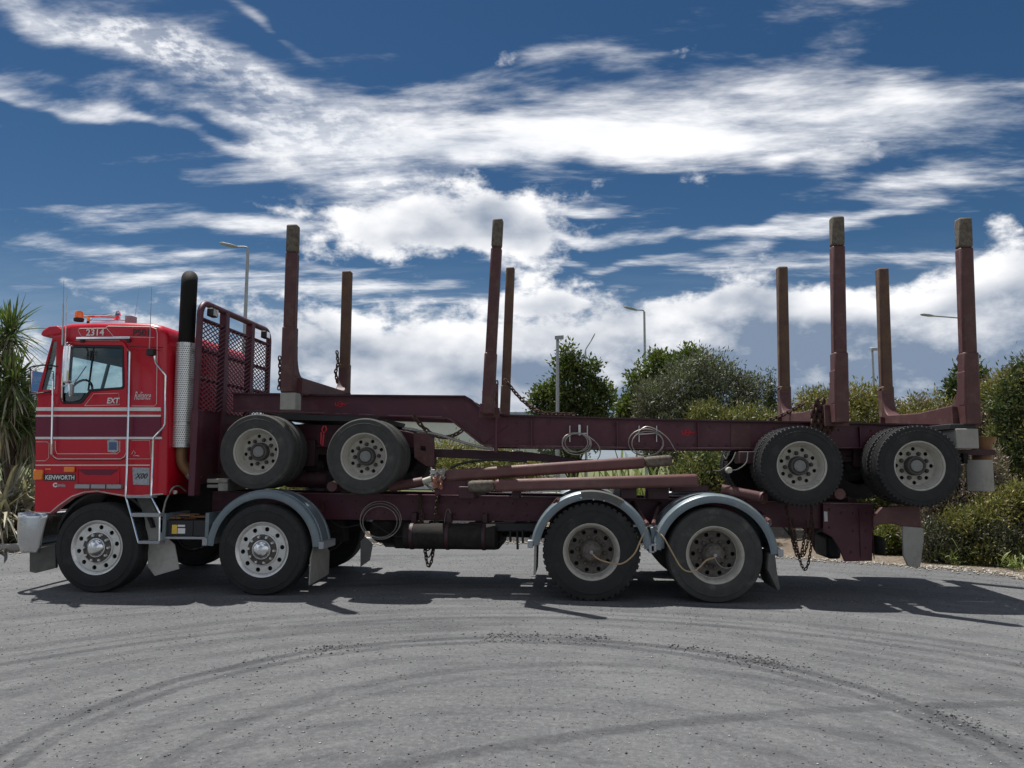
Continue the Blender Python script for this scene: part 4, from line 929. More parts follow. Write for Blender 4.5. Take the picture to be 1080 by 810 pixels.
# bolsters with their stakes
def stake_mb(p0, p1, wx, wy, z0, z1):
    """square post between two heights along a leaning axis"""
    d = (p1 - p0) / (p1.z - p0.z); a = p0 + d * (z0 - p0.z); b = p0 + d * (z1 - p0.z); mb = MB(); vs_ = []
    for c in (a, b):
        for sx, sy in ((-1, -1), (1, -1), (1, 1), (-1, 1)): vs_.append((c.x + sx * wx / 2, c.y + sy * wy / 2, c.z))
    return mb.add(vs_, [(0, 3, 2, 1), (4, 5, 6, 7), (0, 1, 5, 4), (1, 2, 6, 5), (2, 3, 7, 6), (3, 0, 4, 7)])
BOL = [  # near base px, near top px, far top px, bolster bottom px (on near side), bolster height, tip?
    dict(nb=(304.5, 402), nt=(309.5, 238), yf=far(.17), zb=414, h=.20, wx=.15, tip=True),
    dict(nb=(515, 425), nt=(525.5, 232), yf=far(.17), zb=437, h=.10, wx=.135, tip=True),
    dict(nb=(886, 435), nt=(886.3, 229.5), yf=far(.17), zb=446, h=.22, wx=.155, tip=True),
    dict(nb=(1023, 435), nt=(1019, 231), yf=far(.17), zb=448, h=.22, wx=.165, tip=True)]
YS = .17
for i, b in enumerate(BOL):
    n0, n1 = W(*b['nb'], YS), W(*b['nt'], YS); lean = n1.x - n0.x
    if i != 1: lean *= .5
    n1 = Vector((n0.x + lean, YS - .01, n1.z)); zb_ = W(b['nb'][0], b['zb'], YS).z; zt_ = zb_ + b['h']; wx = b['wx']
    f0, f1 = Vector((n0.x, far(YS), n0.z)), Vector((n0.x + lean * .7, far(YS) + .01, n1.z))
    fil = .30 if i != 1 else .12
    y_in = YS + .073
    prof = [(YS - .074, zb_), (YS - .074, zt_ + fil + .05), (y_in, zt_ + fil + .05)]
    for t in range(0, 91, 10):
        prof.append((y_in + fil * .62 * (1 - math.cos(R(t))), zt_ + fil * (1 - math.sin(R(t)))))
    prof += [(YC, zt_ - (.03 if i else 0))]
    prof += [(far(y), z) for y, z in reversed(prof[:-1])]
    bo = MB(); bo.prism([prof], n0.x - wx / 2 + .004, n0.x + wx / 2 - .004, 'X'); bol = bo.build('bolster', 'maroon_worn', TL, bevel=.012)
    zs0 = zt_ - .03 if i != 1 else zb_
    slv_n = W(b['nb'][0], 372, YS).z if i else W(304, 345, YS).z
    for (p0, p1, nm) in ((n0, n1, 'near'), (f0, f1, 'far')):
        sl_top = slv_n if nm == 'near' else slv_n - .15
        mm = 'maroon_worn' if nm == 'near' else 'stake_worn'
        ztop = p1.z; ztip = ztop - .33
        s1 = stake_mb(p0, p1, wx, .15, zs0, sl_top); s1.build('stake_sleeve', mm, bol, bevel=.022)
        s2 = stake_mb(p0, p1, wx * .90, .125, sl_top - .02, ztip if nm == 'near' else ztop); s2.build('stake', mm, bol, bevel=.022)
        if nm == 'near':
            s3 = stake_mb(p0, p1, wx * .88, .121, ztip, ztop); s3.build('stake_tip', 'bare_tip', bol, bevel=.022)
    rb_ = MB(); rb_.box(n0.x - wx / 2 - .05, n0.x + wx / 2 + .05, YS + .10, YS + .125, zb_ - .03, zt_ - .02); rb_.build('bolster_rib', 'maroon_worn', bol); rb_ = MB(); rb_.box(n0.x - wx / 2 - .05, n0.x + wx / 2 + .05, far(YS + .125), far(YS + .10), zb_ - .03, zt_ - .02); rb_.build('bolster_rib', 'maroon_worn', bol)
# under-stake blocks
t = MB(); t.pbox((295.5, 414), (311, 432), .10, .30, .10); t.build('stake_foot', 'flap_grey', TL, bevel=.008)
t = MB(); t.pbox((506, 425), (520, 435), .10, .7, .10); t.build('stake_foot', 'maroon_steel', TL, bevel=.008)
t = MB(); t.pbox((1008, 452), (1033, 473), .12, .5, .12); t.build('tail_block', 'flap_grey', TL, bevel=.008)
t = MB(); t.pbox((1002, 447), (1030, 453), .14, .74, .14); t.build('tail_shelf', 'black', TL, bevel=.008)
t = MB(); t.pbox((1016, 478), (1022, 489), .35, .8, .35); t.build('flap_bracket', 'grime', TL)
t = MB(); t.lathe([(0, 0), (.10, 0), (.10, .18), (.15, .26)], (W(1036, 480, .55).x, .55, W(1036, 484, .55).z - .02), 'Z', 16); t.build('flap_bracket', 'pipe_rust', TL)
t = MB(); a = W(1019, 485, .36); b = W(1049, 518, .36)
cv = [(a.x + (b.x - a.x) * k / 10, .36 - .10 * math.sin(math.pi * k / 10)) for k in range(11)]
t.prism([cv + [(x, y + .02) for x, y in reversed(cv)]], b.z, a.z, 'Z'); t.build('mudflap', 'flap_grey', TL)
t = MB(); t.pbox((997, 474), (1050, 480), .40, .46, .40); t.build('flap_arm', 'maroon_dark', TL)
t = MB(); t.pbox((1028, 440), (1033, 474), .28, .36, .28); t.build('tail_strap', 'maroon_dark', TL)

# running gear
TW = [(269.5, 476.3), (383.3, 481.3), (846, 491.4), (970.5, 491.3)]
TWX = []
for i, (px, py) in enumerate(TW):
    c = W(px, py, .1); TWX.append(c); k = 'trail' if i < 2 else 'trailclean'
    place_wheel(k, (c.x, .22, c.z), TL, False, .29, spin=i * .5); place_wheel(k, (c.x, far(.22), c.z), TL, True, .29, spin=i)
    t = MB(); t.tube([(c.x, .55, c.z), (c.x, far(.55), c.z)], .065, 10); t.build('axle', 'grime', TL)
    for yy in (.86, far(.86)):
        t = MB()
        for q in range(4): t.box(c.x - .5 + q * .08, c.x + .5 - q * .08, yy - .04, yy + .04, c.z + .10 - q * .017, c.z + .114 - q * .017)
        t.box(c.x - .07, c.x + .07, yy - .05, yy + .05, c.z - .08, c.z + .16); t.build('leaf_spring', 'grime', TL)
# dolly frame at the front, rear bogie frame
for y0 in (.84, far(.90)):
    t = MB(); t.prism([PX([(240, 446), (402, 449), (436, 457), (437, 470), (400, 474), (240, 468)], .84)], y0, y0 + .06); t.build('dolly_rail', 'maroon_steel', TL, bevel=.006)
    t = MB(); t.prism([PX([(790, 474), (1000, 474), (1000, 488), (960, 489), (905, 487), (850, 489), (800, 487), (776, 486)], .84)], y0, y0 + .06); t.build('bogie_rail', 'maroon_dark', TL, bevel=.006)
for px, py in ((316, 458), (330, 472), (905, 480), (1000, 480)):
    c0 = W(px, py, .84); t = MB(); t.box(c0.x - .05, c0.x + .05, .9, far(.9), c0.z - .08, c0.z + .08); t.build('cross_member', 'maroon_dark', TL)
for px in (325, 908):
    c0 = W(px, 490, .84); t = MB(); t.box(c0.x - .10, c0.x + .10, .78, .92, c0.z - .02, c0.z + .3); t.build('spring_hanger', 'maroon_dark', TL, bevel=.01); t = MB(); t.box(c0.x - .10, c0.x + .10, far(.92), far(.78), c0.z - .02, c0.z + .3); t.build('spring_hanger', 'maroon_dark', TL, bevel=.01)
for px, py in ((905, 470), (900, 492), (330, 492)):
    c0 = W(px, py, .9); t = MB(); t.lathe([(0, -.1), (.07, -.1), (.085, -.07), (.085, .07), (.05, .11), (0, .11)], (c0.x, .95, c0.z), 'X', 18); t.build('brake_chamber', 'grime', TL)
t = MB(); t.lathe([(0, 0), (.09, 0), (.105, .03), (.105, .5), (.09, .53), (0, .53)], (W(300, 508, .9).x, .95, W(300, 505, .9).z), 'X', 20); t.build('air_tank', 'maroon_dark', TL)
t = MB(); t.prism([PX([(436, 456), (458, 458), (458, 492), (450, 492), (437, 483)], .62), PX([(443, 470), (449, 471), (449, 476), (443, 475)], .62)], .62, .65); t.build('drawbar_bracket', 'maroon_worn', TL, bevel=.004)
for k, (y0, ys) in enumerate(((.80, 0), (far(.86), 0))):
    t = MB(); t.prism([PX([(452, 473), (500, 474), (560, 477), (610, 484), (610, 489), (560, 486), (500, 484), (455, 482)], .80)], y0, y0 + .06); t.build('drawbar', 'maroon_dark', TL, bevel=.006)
t = MB(); t.lathe([(.05, -.03), (.10, -.03), (.10, .03), (.05, .03)], (W(618, 487, .8).x, YC, W(618, 487, .8).z), 'Z', 20, close=True); t.build('towing_eye', 'grime', TL)
t = MB(); t.tube(smooth_path([W(425, 452, .7), W(460, 458, .6), W(496, 469, .62), W(520, 474, .7)], 6), .016, 7); t.build('air_line', 'cable', TL)
t = MB(); t.tube(smooth_path([W(475, 494, .6), W(490, 488, .6), W(520, 485, .6), W(556, 487, .6)], 6), .014, 7); t.build('air_line', 'black', TL)
for pts in ([(776, 477, .5), (771, 487, .45), (760, 496, .4), (752, 496, .4)], [(789, 477, .5), (787, 488, .45), (778, 495, .4), (770, 496, .4)], [(768, 478, .5), (766, 484, .5), (763, 480, .55)]):
    t = MB(); t.tube(smooth_path([W(*p) for p in pts], 5), .007, 6); t.build('air_line', 'flap_dark', TL)
t = MB(); t.lathe([(0, -.03), (.03, -.03), (.036, .0), (.036, .05)], (W(769, 496, .4).x, .4, W(769, 496, .4).z), n=14); t.build('coupling', 'rim_cream', TL)
t = MB(); t.pbox((780, 476), (800, 489), .5, .8, .5); t.build('valve_block', 'maroon_dark', TL, bevel=.01)
# brackets hung on the beam that hold the cable coils
for px in (610, 683):
    for dx_ in (-9, 9.5):
        t = MB(); t.tube(PL([(px + dx_, 449), (px + dx_, 466)], YT - .03), .008, 6); t.build('coil_hook', 'brushed', TL)
    t = MB(); t.tube(PL([(px - 9, 458), (px + 9, 457)], YT - .04), .008, 6); t.build('coil_hook', 'brushed', TL)
t = MB(); t.pbox((610, 448), (612.4, 459), YT - .05, YT - .045); t.build('reflector', 'white_paint', TL)
t = MB(); t.tube(PL([(523.5, 406), (523, 477)], .5), .024, 8); t.build('ratchet_bar', 'maroon_steel', TL)
# red maker's marks
def scrawl(cx, cy, Y, k):
    t = MB()
    for pts in ([(-5.5, -2.5), (-6, 1), (-3.5, 1.5)], [(-3.4, -1.2), (-1.5, -3), (1, -2.4), (1.6, 0), (.6, 2.6), (-2, 2.4), (-3, .4), (-1, -.6), (.4, .4)], [(2.5, -2), (2.4, 1.2), (3.6, -1), (5, .4), (7, -.6), (9, -.8)]):
        t.tube(smooth_path([Vector((W(cx + a * k, cy + b * k, Y).x, Y, W(cx + a * k, cy + b * k, Y).z)) for a, b in pts], 5), .0065, 4)
    return t
scrawl(725.5, 456.5, YT - .003, 1.0).build('painted_mark', 'paint_red_mark', TL)
scrawl(359, 426.5, YT - .003, .9).build('painted_mark', 'paint_red_mark', TL)
# red tie-down tensioner between the front wheels
t = MB(); t.tube(PL([(343, 449), (344.5, 453), (341.5, 457), (339.5, 453), (341.5, 449)], .5), .009, 6, closed=False); t.tube(PL([(339, 456), (338.5, 468), (340.5, 470), (341.5, 458)], .5), .010, 6); t.build('load_tensioner', 'paint_red_mark', TL)

# ------------------------------------------------------------------ loose things on the truck deck
def loose_stake(p0, p1, tip_at, label, tip0):
    a, b = p0, p1; d = (b - a).normalized(); L_ = (b - a).length; side = Vector((0, 1, 0)); up = d.cross(side).normalized(); up = up if up.z > 0 else -up
    e = empty('loose_stake', a, label, 'stake', 'stakes laid along the truck deck')
    def seg(s0, s1, wz, wy, nm, m):
        mb = MB(); vs_ = []
        for s_ in (s0, s1):
            c = a + d * s_
            for q, r_ in ((-1, -1), (-1, 1), (1, 1), (1, -1)): vs_.append(c + side * (q * wy / 2) + up * (r_ * wz / 2))
        mb.add(vs_, [(0, 1, 2, 3), (7, 6, 5, 4), (0, 4, 5, 1), (1, 5, 6, 2), (2, 6, 7, 3), (3, 7, 4, 0)]); return mb.build(nm, m, e, bevel=.034)
    if tip0: seg(0, tip_at, .125, .135, 'stake_tip', 'bare_tip'); seg(tip_at, L_, .138, .145, 'shaft', 'stake_brown')
    else: seg(0, L_ - tip_at, .135, .145, 'shaft', 'stake_brown'); seg(L_ - tip_at, L_, .122, .135, 'stake_tip', 'bare_tip')
loose_stake(W(469, 502, .55), W(708.5, 485.5, .42), .30, 'upper loose maroon stake lying aslant with its bare grey end raised', False)
loose_stake(W(494, 513, .36), W(736, 506.5, .28), .30, 'lower loose maroon stake lying nearly level with bare grey end beside the tarpaulin', True)
# crumpled tarpaulin strap by the stake hinge
rnd = random.Random(11); e = empty('folded_tarpaulin', W(462, 513, .46), 'crumpled white and orange tarpaulin bundle wedged beside the loose stakes', 'tarpaulin')
def crumple(px0, py0, px1, py1, Y, nm, m, n=7):
    mb = MB(); g = []
    for i in range(n + 1):
        for j in range(n + 1):
            c = W(px0 + (px1 - px0) * i / n, py0 + (py1 - py0) * j / n, Y); k = .035
            g.append((c.x + rnd.uniform(-k, k) * .5, Y + rnd.uniform(-k, k) + .05 * math.cos(math.pi * (i / n - .5) * 2), c.z + rnd.uniform(-k, k) * .5))
    back = [(x, y + .09, z) for x, y, z in g]; N = (n + 1) ** 2; fs = []
    for i in range(n):
        for j in range(n):
            q = i * (n + 1) + j; fs += [(q, q + 1, q + n + 2, q + n + 1), (N + q, N + q + n + 1, N + q + n + 2, N + q + 1)]
    edge = [i * (n + 1) for i in range(n + 1)] + [n * (n + 1) + j for j in range(1, n + 1)] + [i * (n + 1) + n for i in range(n - 1, -1, -1)] + [j for j in range(n - 1, 0, -1)]
    for a, b in zip(edge, edge[1:] + edge[:1]): fs.append((a, b, N + b, N + a))
    mb.add(g + back, fs); return mb.build(nm, m, e, smooth=60)
crumple(455, 494, 468, 506, .45, 'white_sheet', 'fabric_white'); crumple(457, 503, 466, 516, .43, 'orange_strap', 'fabric_orange')

# chains: (paths, label)
def chain(label, paths, L=.062, r=.0085, group=None):
    mb = MB()
    for p in paths: chain_mb(mb, p, L, r)
    o = mb.build('chain', 'rust_chain', None, smooth=60); tag(o, label, 'chain', group); return o
chain('rusty chain looping from the trailer beam down to the drawbar bracket', [sag(W(437, 440, .62), W(486, 455, .62), .14)], .075, .011)
chain('rusty chain draped from the short middle stake down onto the trailer beam', [sag(W(534, 402, .9), W(573, 436, .8), .06), [W(573, 436, .8), W(606, 437, .75)]], .07, .010)
chain('short rusty chain hanging down the ratchet bar beside the tall middle stake', [[W(524, 404, .5), W(523, 430, .48)]], .06, .009)
chain('rusty chain strung along the sloping bolster above the rear wheels', [sag(W(811, 443, 2.1), W(848, 425, 1.6), .02)], .07, .011)
chain('dark clump of chain hanging over the beam between the rear wheels', [[W(857 + k * 2.3, 436 - (k % 3) * 6, .52 + .03 * (k % 2)), W(857.5 + k * 2.3, 446, .50 + .02 * (k % 3)), W(859 + k * 2, 463 - k, .50)] for k in range(11)], .075, .016)
chain('rusty chains hanging in long loops behind the last truck wheel', [sag(W(829, 532, .6), W(856, 545, .6), .50, 18), sag(W(832, 548, .62), W(850, 550, .62), .40, 18), [W(829, 500, .66), W(829, 540, .6)], [W(856, 530, .62), W(856, 550, .6)], sag(W(836, 548, .64), W(858, 548, .64), .55, 18)], .048, .006)
chain('short rusty chain hanging beside the far front stake', [[W(355.5, 372, 2.15), W(356.5, 384, 2.1), W(354, 392, 2.1), W(355.5, 403, 2.1)]], .065, .010)
chain('thin rusty chain hanging beside the tall front stake', [[W(295, 378, .4), W(295.5, 396, .4), W(294, 412, .4)]], .06, .008)
chain('loop of rusty chain hung under the middle of the truck frame', [sag(W(444, 524, .70), W(463, 524, .70), .80, 22), sag(W(442, 524, .68), W(461, 526, .68), .60, 22)], .055, .0075)
# cable coils
def coil(label, cx, cy, rx, ry, Y, n, tail=None, m='cable', r=.0065):
    mb = MB(); rn = random.Random(int(cx))
    for k in range(n):
        ph = rn.uniform(0, 6); ox, oy = rn.uniform(-1.5, 1.5), rn.uniform(-1.5, 1.5); sc = rn.uniform(.86, 1.1)
        pts = [W(cx + ox + rx * sc * math.cos(t), cy + oy + ry * sc * math.sin(t), Y - .02 + .02 * math.sin(t * 2 + ph)) for t in np.linspace(0, 2 * math.pi, 28, endpoint=False)]
        mb.tube(pts, r, 5, closed=True)
    if tail: mb.tube(smooth_path([W(*p) for p in tail], 6), r, 5)
    o = mb.build('cable_coil', m, None, smooth=60); tag(o, label, 'cable', 'steel cable coils hung on the frames')
coil('tight double coil of pale cable hung on the trailer beam above the front tandem mudguard', 607.5, 468, 14, 10.5, YT - .08, 4, [(620, 460, .6), (630, 468, .6), (633, 478, .6), (628, 488, .6)])
coil('wide loose coil of cable hung on the trailer beam beside the red painted mark', 682, 468, 18, 14, YT - .08, 2, [(670, 458, .6), (683, 450, .6), (702, 460, .6), (713, 476, .6)])
coil('thin wire coil hung under the truck frame behind the second wheel', 401, 549, 20, 18, YR - .10, 3, None, 'cable', .0045)
coil('small drooping loop of cable on the truck frame beside the hung chain loop', 474, 553, 4.2, 20, YR - .06, 1, None, 'cable', .0045)

# ------------------------------------------------------------------ the ground
def ground_mat():
    m = bpy.data.materials.new('yard_asphalt'); m.use_nodes = True; MATS['yard'] = m
    n = NT(m.node_tree); p = m.node_tree.nodes['Principled BSDF']
    g = n.new('ShaderNodeNewGeometry'); pos = g.outputs['Position']
    s_ = n.new('ShaderNodeSeparateXYZ'); n.l.new(pos, s_.inputs[0]); X, Y = s_.outputs[0], s_.outputs[1]
    big = n.noise(pos, .35, 4, .6); mid = n.noise(pos, 2.2, 5, .65); fine = n.noise(pos, 26, 5, .75); grit = n.noise(pos, 85, 3, .7)
    c = n.mix(n.ramp(big, .35, .65), (.110, .112, .114), (.140, .142, .143))
    c = n.mix(n.ramp(mid, .35, .7, 0, .55), c, (.085, .087, .092))
    c = n.mix(n.ramp(fine, .46, .66, 0, .50), c, (.20, .201, .202)); c = n.mix(n.ramp(fine, .30, .46, .6, 0), c, (.055, .057, .060))
    c = n.mix(n.ramp(grit, .60, .72, 0, .5), c, (.29, .286, .278)); c = n.mix(n.ramp(grit, .28, .42, .7, 0), c, (.040, .041, .043))
    mx_, my_, _r = MAIN; qx = n.m('SUBTRACT', X, mx_); qy = n.m('SUBTRACT', Y, my_ - 2.0)
    dd = n.m('SQRT', n.m('ADD', n.m('MULTIPLY', qx, qx), n.m('MULTIPLY', qy, qy))); aa = n.m('ARCTAN2', qx, qy)
    stk = n.noise(n.comb(n.m('MULTIPLY', dd, 4.2), n.m('MULTIPLY', aa, 2.2), 0.0), 1.0, 6, .68)      # rubbed in by turning wheels
    c = n.mix(n.ramp(stk, .50, .68, 0, .62), c, (.060, .062, .066)); c = n.mix(n.ramp(stk, .30, .46, .45, 0), c, (.20, .199, .197))
    oil = n.noise(n.vadd(pos, (31, 7, 0)), .9, 3, .5); c = n.mix(n.ramp(oil, .66, .74, 0, .45), c, (.05, .05, .052))
    dark = None
    # tyre tracks: circles on the ground (centre x, centre y, radius, half width, strength)
    for (cx, cy, rr, hw, st) in TRACKS:
        ddx = n.m('SUBTRACT', X, cx); ddy = n.m('SUBTRACT', Y, cy)
        d = n.m('SQRT', n.m('ADD', n.m('MULTIPLY', ddx, ddx), n.m('MULTIPLY', ddy, ddy)))
        wob = n.m('MULTIPLY', n.m('SUBTRACT', mid, .5), .10)
        t = n.ramp(n.m('ABSOLUTE', n.m('SUBTRACT', n.m('ADD', d, wob), rr)), hw * .35, hw, st, 0)
        dark = t if dark is None else n.m('MAXIMUM', dark, t)
    dark = n.m('MULTIPLY', dark, n.ramp(n.noise(pos, 1.1, 4, .6), .30, .62, .60, 1.0))
    dark = n.m('MULTIPLY', dark, n.ramp(fine, .30, .62, 1.0, .72))
    c = n.mix(dark, c, (.042, .044, .048))
    n.l.new(c, p.inputs['Base Color']); p.inputs['Roughness'].default_value = .88; p.inputs['Specular IOR Level'].default_value = .3
    h = n.sum([n.m('MULTIPLY', fine, .5), n.m('MULTIPLY', grit, .35), n.m('MULTIPLY', mid, .8)])
    b = n.new('ShaderNodeBump'); b.inputs['Strength'].default_value = .8; b.inputs['Distance'].default_value = .025; n.l.new(h, b.inputs['Height']); n.l.new(b.outputs[0], p.inputs['Normal'])
def fit_circle(pts):
    A_ = np.array([[2 * x, 2 * y, 1] for x, y in pts]); b_ = np.array([x * x + y * y for x, y in pts])
    s_, *_ = np.linalg.lstsq(A_, b_, rcond=None); return s_[0], s_[1], math.sqrt(s_[2] + s_[0] ** 2 + s_[1] ** 2)
def gp(pts): return [(G(a, b).x, G(a, b).y) for a, b in pts]
MAIN = fit_circle(gp([(0, 775), (80, 755), (180, 728), (300, 695), (400, 681), (540, 671), (700, 678), (800, 698), (900, 725), (1000, 760), (1060, 790)]))
TRACKS = []
cx, cy, rr = MAIN
TRACKS += [(cx, cy, rr, .08, .95), (cx, cy, rr - .17, .07, .75), (cx, cy, rr + .34, .10, .25), (cx, cy, rr - .55, .12, .30), (cx, cy, rr + .75, .16, .30)]
cx, cy, rr = fit_circle(gp([(0, 700), (200, 672), (420, 655), (640, 653), (860, 668), (1070, 702)])); TRACKS += [(cx, cy, rr, .08, .70), (cx, cy, rr - .3, .12, .5), (cx, cy, rr + .45, .12, .45), (cx, cy, rr - .75, .1, .4), (cx, cy, rr + .2, .05, .4)]
cx, cy, rr = fit_circle(gp([(180, 800), (300, 745), (440, 712), (600, 700)])); TRACKS += [(cx, cy, rr, .09, .55), (cx, cy, rr - .22, .06, .35)]
cx, cy, rr = fit_circle(gp([(420, 806), (560, 784), (700, 764), (840, 752)])); TRACKS += [(cx, cy, rr, .09, .75)]
cx, cy, rr = fit_circle(gp([(0, 640), (300, 632), (700, 646), (1080, 672)])); TRACKS += [(cx, cy, rr, .22, .22)]
ground_mat()
def dirt_mat(name, a, b, c):
    m = bpy.data.materials.new(name); m.use_nodes = True; MATS[name] = m
    n = NT(m.node_tree); p = m.node_tree.nodes['Principled BSDF']; pos = n.new('ShaderNodeNewGeometry').outputs['Position']
    k = n.mix(n.ramp(n.noise(pos, .6, 5), .35, .65), a, b); k = n.mix(n.ramp(n.noise(pos, 14, 5, .7), .45, .65), k, c)
    n.l.new(k, p.inputs['Base Color']); p.inputs['Roughness'].default_value = .95
    bb = n.new('ShaderNodeBump'); bb.inputs['Strength'].default_value = .8; bb.inputs['Distance'].default_value = .05; n.l.new(n.noise(pos, 20, 5, .7), bb.inputs['Height']); n.l.new(bb.outputs[0], p.inputs['Normal'])
dirt_mat('mulch', (.16, .12, .085), (.23, .19, .14), (.09, .07, .05))
dirt_mat('grassland', (.09, .12, .035), (.15, .15, .06), (.06, .08, .03))
def sheet(name, pts, z, m):
    mb = MB(); mb.add([(x, y, z) for x, y in pts], [tuple(range(len(pts)))]); o = mb.build(name, m, None, smooth=0); o['kind'] = 'structure'; return o
sheet('ground', [(-900, -900), (900, -900), (900, 900), (-900, 900)], -.012, 'grassland')
KP = [(-60, 611), (10, 581), (200, 576), (400, 573), (540, 571.5), (700, 576), (826, 587), (890, 591), (953, 595.5), (1020, 600.5), (1080, 608), (1150, 622)]
kp = [Vector((G(a, b).x, G(a, b).y, 0)) for a, b in KP]
kp[0] = Vector((kp[1].x - 6, kp[1].y - 1.5, 0)); kp = [Vector((kp[1].x - 25, kp[1].y - 6, 0))] + kp + [Vector((kp[-1].x + 1.6, kp[-1].y - 4, 0)), Vector((kp[-1].x + 3.0, kp[-1].y - 20, 0))]
KL = smooth_path(kp, 6)
yard = [(v.x, v.y) for v in KL] + [(KL[-1].x, -60), (KL[0].x, -60)]
mb = MB(); tri = tessellate_polygon([[Vector((x, y, 0)) for x, y in yard]]); mb.add([(x, y, 0) for x, y in yard], [tuple(t) for t in tri]); o = mb.build('yard', 'yard', None, smooth=0, world_origin=True); o['kind'] = 'structure'
bed = [(v.x, v.y) for v in KL]; off = [(v.x * 1.25, v.y + 9) for v in KL]
mb = MB(); N = len(KL); mb.add([(x, y, -.004) for x, y in bed] + [(x, y, -.004) for x, y in off], [(i, i + 1, N + i + 1, N + i) for i in range(N - 1)]); o = mb.build('garden_bed', 'mulch', None, smooth=0, world_origin=True); o['kind'] = 'structure'
# kerb stones along the edge of the yard
ks = empty('kerb', (0, 6, 0)); ks['kind'] = 'structure'
rnd = random.Random(5)
DEN = []
for a, b in zip(KL[:-1], KL[1:]):
    L_ = (b - a).length; k = max(1, int(L_ / .12)); DEN += [a.lerp(b, i / k) for i in range(k)]
i = 0; acc = 0
stones = []
cur = DEN[0]
for v in DEN:
    if (v - cur).length >= .9: stones.append((cur, v)); cur = v
for (a, b) in stones:
    if not (-11 < a.x < 3.1): continue
    d = (b - a).normalized(); nn = Vector((-d.y, d.x, 0)); hgt = .10 + rnd.uniform(-.01, .01) if a.x < 3.2 else .05 + rnd.uniform(-.02, .02); mb = MB(); e0, e1 = a + d * .012, b - d * .012
    vs_ = [e0, e1, e1 + nn * .14, e0 + nn * .14]; mb.add([(v.x, v.y, -.01) for v in vs_] + [(v.x, v.y, hgt) for v in vs_], [(0, 3, 2, 1), (4, 5, 6, 7), (0, 1, 5, 4), (1, 2, 6, 5), (2, 3, 7, 6), (3, 0, 4, 7)])
    mb.build('kerb_stone', 'kerb_mat', ks, bevel=.015)

# loose stones and grit on the yard
def stone_field(name, n, seed, picker, smin, smax, m):
    rs = np.random.RandomState(seed); base = np.array([(1, 0, 0), (-.5, .87, 0), (-.5, -.87, 0), (0, 0, .9), (.1, .1, -.3)]); f0 = np.array([(0, 1, 3), (1, 2, 3), (2, 0, 3), (1, 0, 4), (2, 1, 4), (0, 2, 4)])
    P = picker(rs, n); n = len(P); sz = smin + (smax - smin) * rs.rand(n) ** 3.5; V = []
    ang = rs.rand(n) * 6.283; ca, sa = np.cos(ang), np.sin(ang); b = base[None] * (1 + .35 * rs.randn(n, 5, 3)) * sz[:, None, None]
    v = np.stack([b[..., 0] * ca[:, None] - b[..., 1] * sa[:, None] + P[:, None, 0], b[..., 0] * sa[:, None] + b[..., 1] * ca[:, None] + P[:, None, 1], b[..., 2] * .7 + sz[:, None] * .18], -1).reshape(-1, 3)
    f = (f0[None] + 5 * np.arange(n)[:, None, None]).reshape(-1, 3)
    me = bpy.data.meshes.new(name); me.vertices.add(len(v)); me.vertices.foreach_set('co', v.ravel()); me.loops.add(f.size); me.loops.foreach_set('vertex_index', f.ravel())
    me.polygons.add(len(f)); me.polygons.foreach_set('loop_start', np.arange(0, f.size, 3)); me.polygons.foreach_set('loop_total', np.full(len(f), 3)); me.update(); me.validate()
    me.materials.append(MATS[m]); o = bpy.data.objects.new(name, me); COL.objects.link(o); o['kind'] = 'stuff'; return o
leaf_mat('stone_mix', (.045, .045, .048), (.16, .16, .158), (.42, .41, .39), 0.0, .9)
leaf_mat('stone_dark', (.035, .036, .039), (.075, .076, .08), (.2, .2, .2), 0.0, .9)
leaf_mat('stone_pale', (.22, .20, .17), (.40, .37, .32), (.14, .10, .07), 0.0, .9)
def pick_all(rs, n): return np.stack([rs.uniform(-9, 7, n), -8.0 + 12.0 * rs.rand(n) ** 1.15], -1)
def pick_track(rs, n):
    cx, cy, rr = MAIN; t = rs.uniform(.10, 3.05, n); k = np.clip(1.5 - np.abs(t - 1.2), .05, 1); keep = rs.rand(n) < k; t = t[keep]
    r = rr + np.where(rs.rand(len(t)) < .7, .07, -.09) + rs.randn(len(t)) * .05; t = t + .02 * np.sin(r * 90); gap = np.sin(t * 9) + .6 * np.sin(t * 23 + 1); q_ = rs.rand(len(t)) < np.clip(.35 + .5 * gap, .06, 1); r, t = r[q_], t[q_]; return np.stack([cx + r * np.cos(t), cy + r * np.sin(t)], -1)
def pick_kerb(rs, n):
    P = np.array([(v.x, v.y) for v in DEN if -10 < v.x < 7.5]); q = P[rs.randint(len(P), size=n)]; return q + np.stack([rs.randn(n) * .1, -np.abs(rs.randn(n)) * .22 - .02], -1)
stone_field('loose_gravel', 90000, 1, pick_all, .0018, .0095, 'stone_mix')
stone_field('track_gravel', 7500, 2, pick_track, .0025, .014, 'stone_dark')
stone_field('kerb_gravel', 14000, 3, pick_kerb, .006, .035, 'stone_pale')

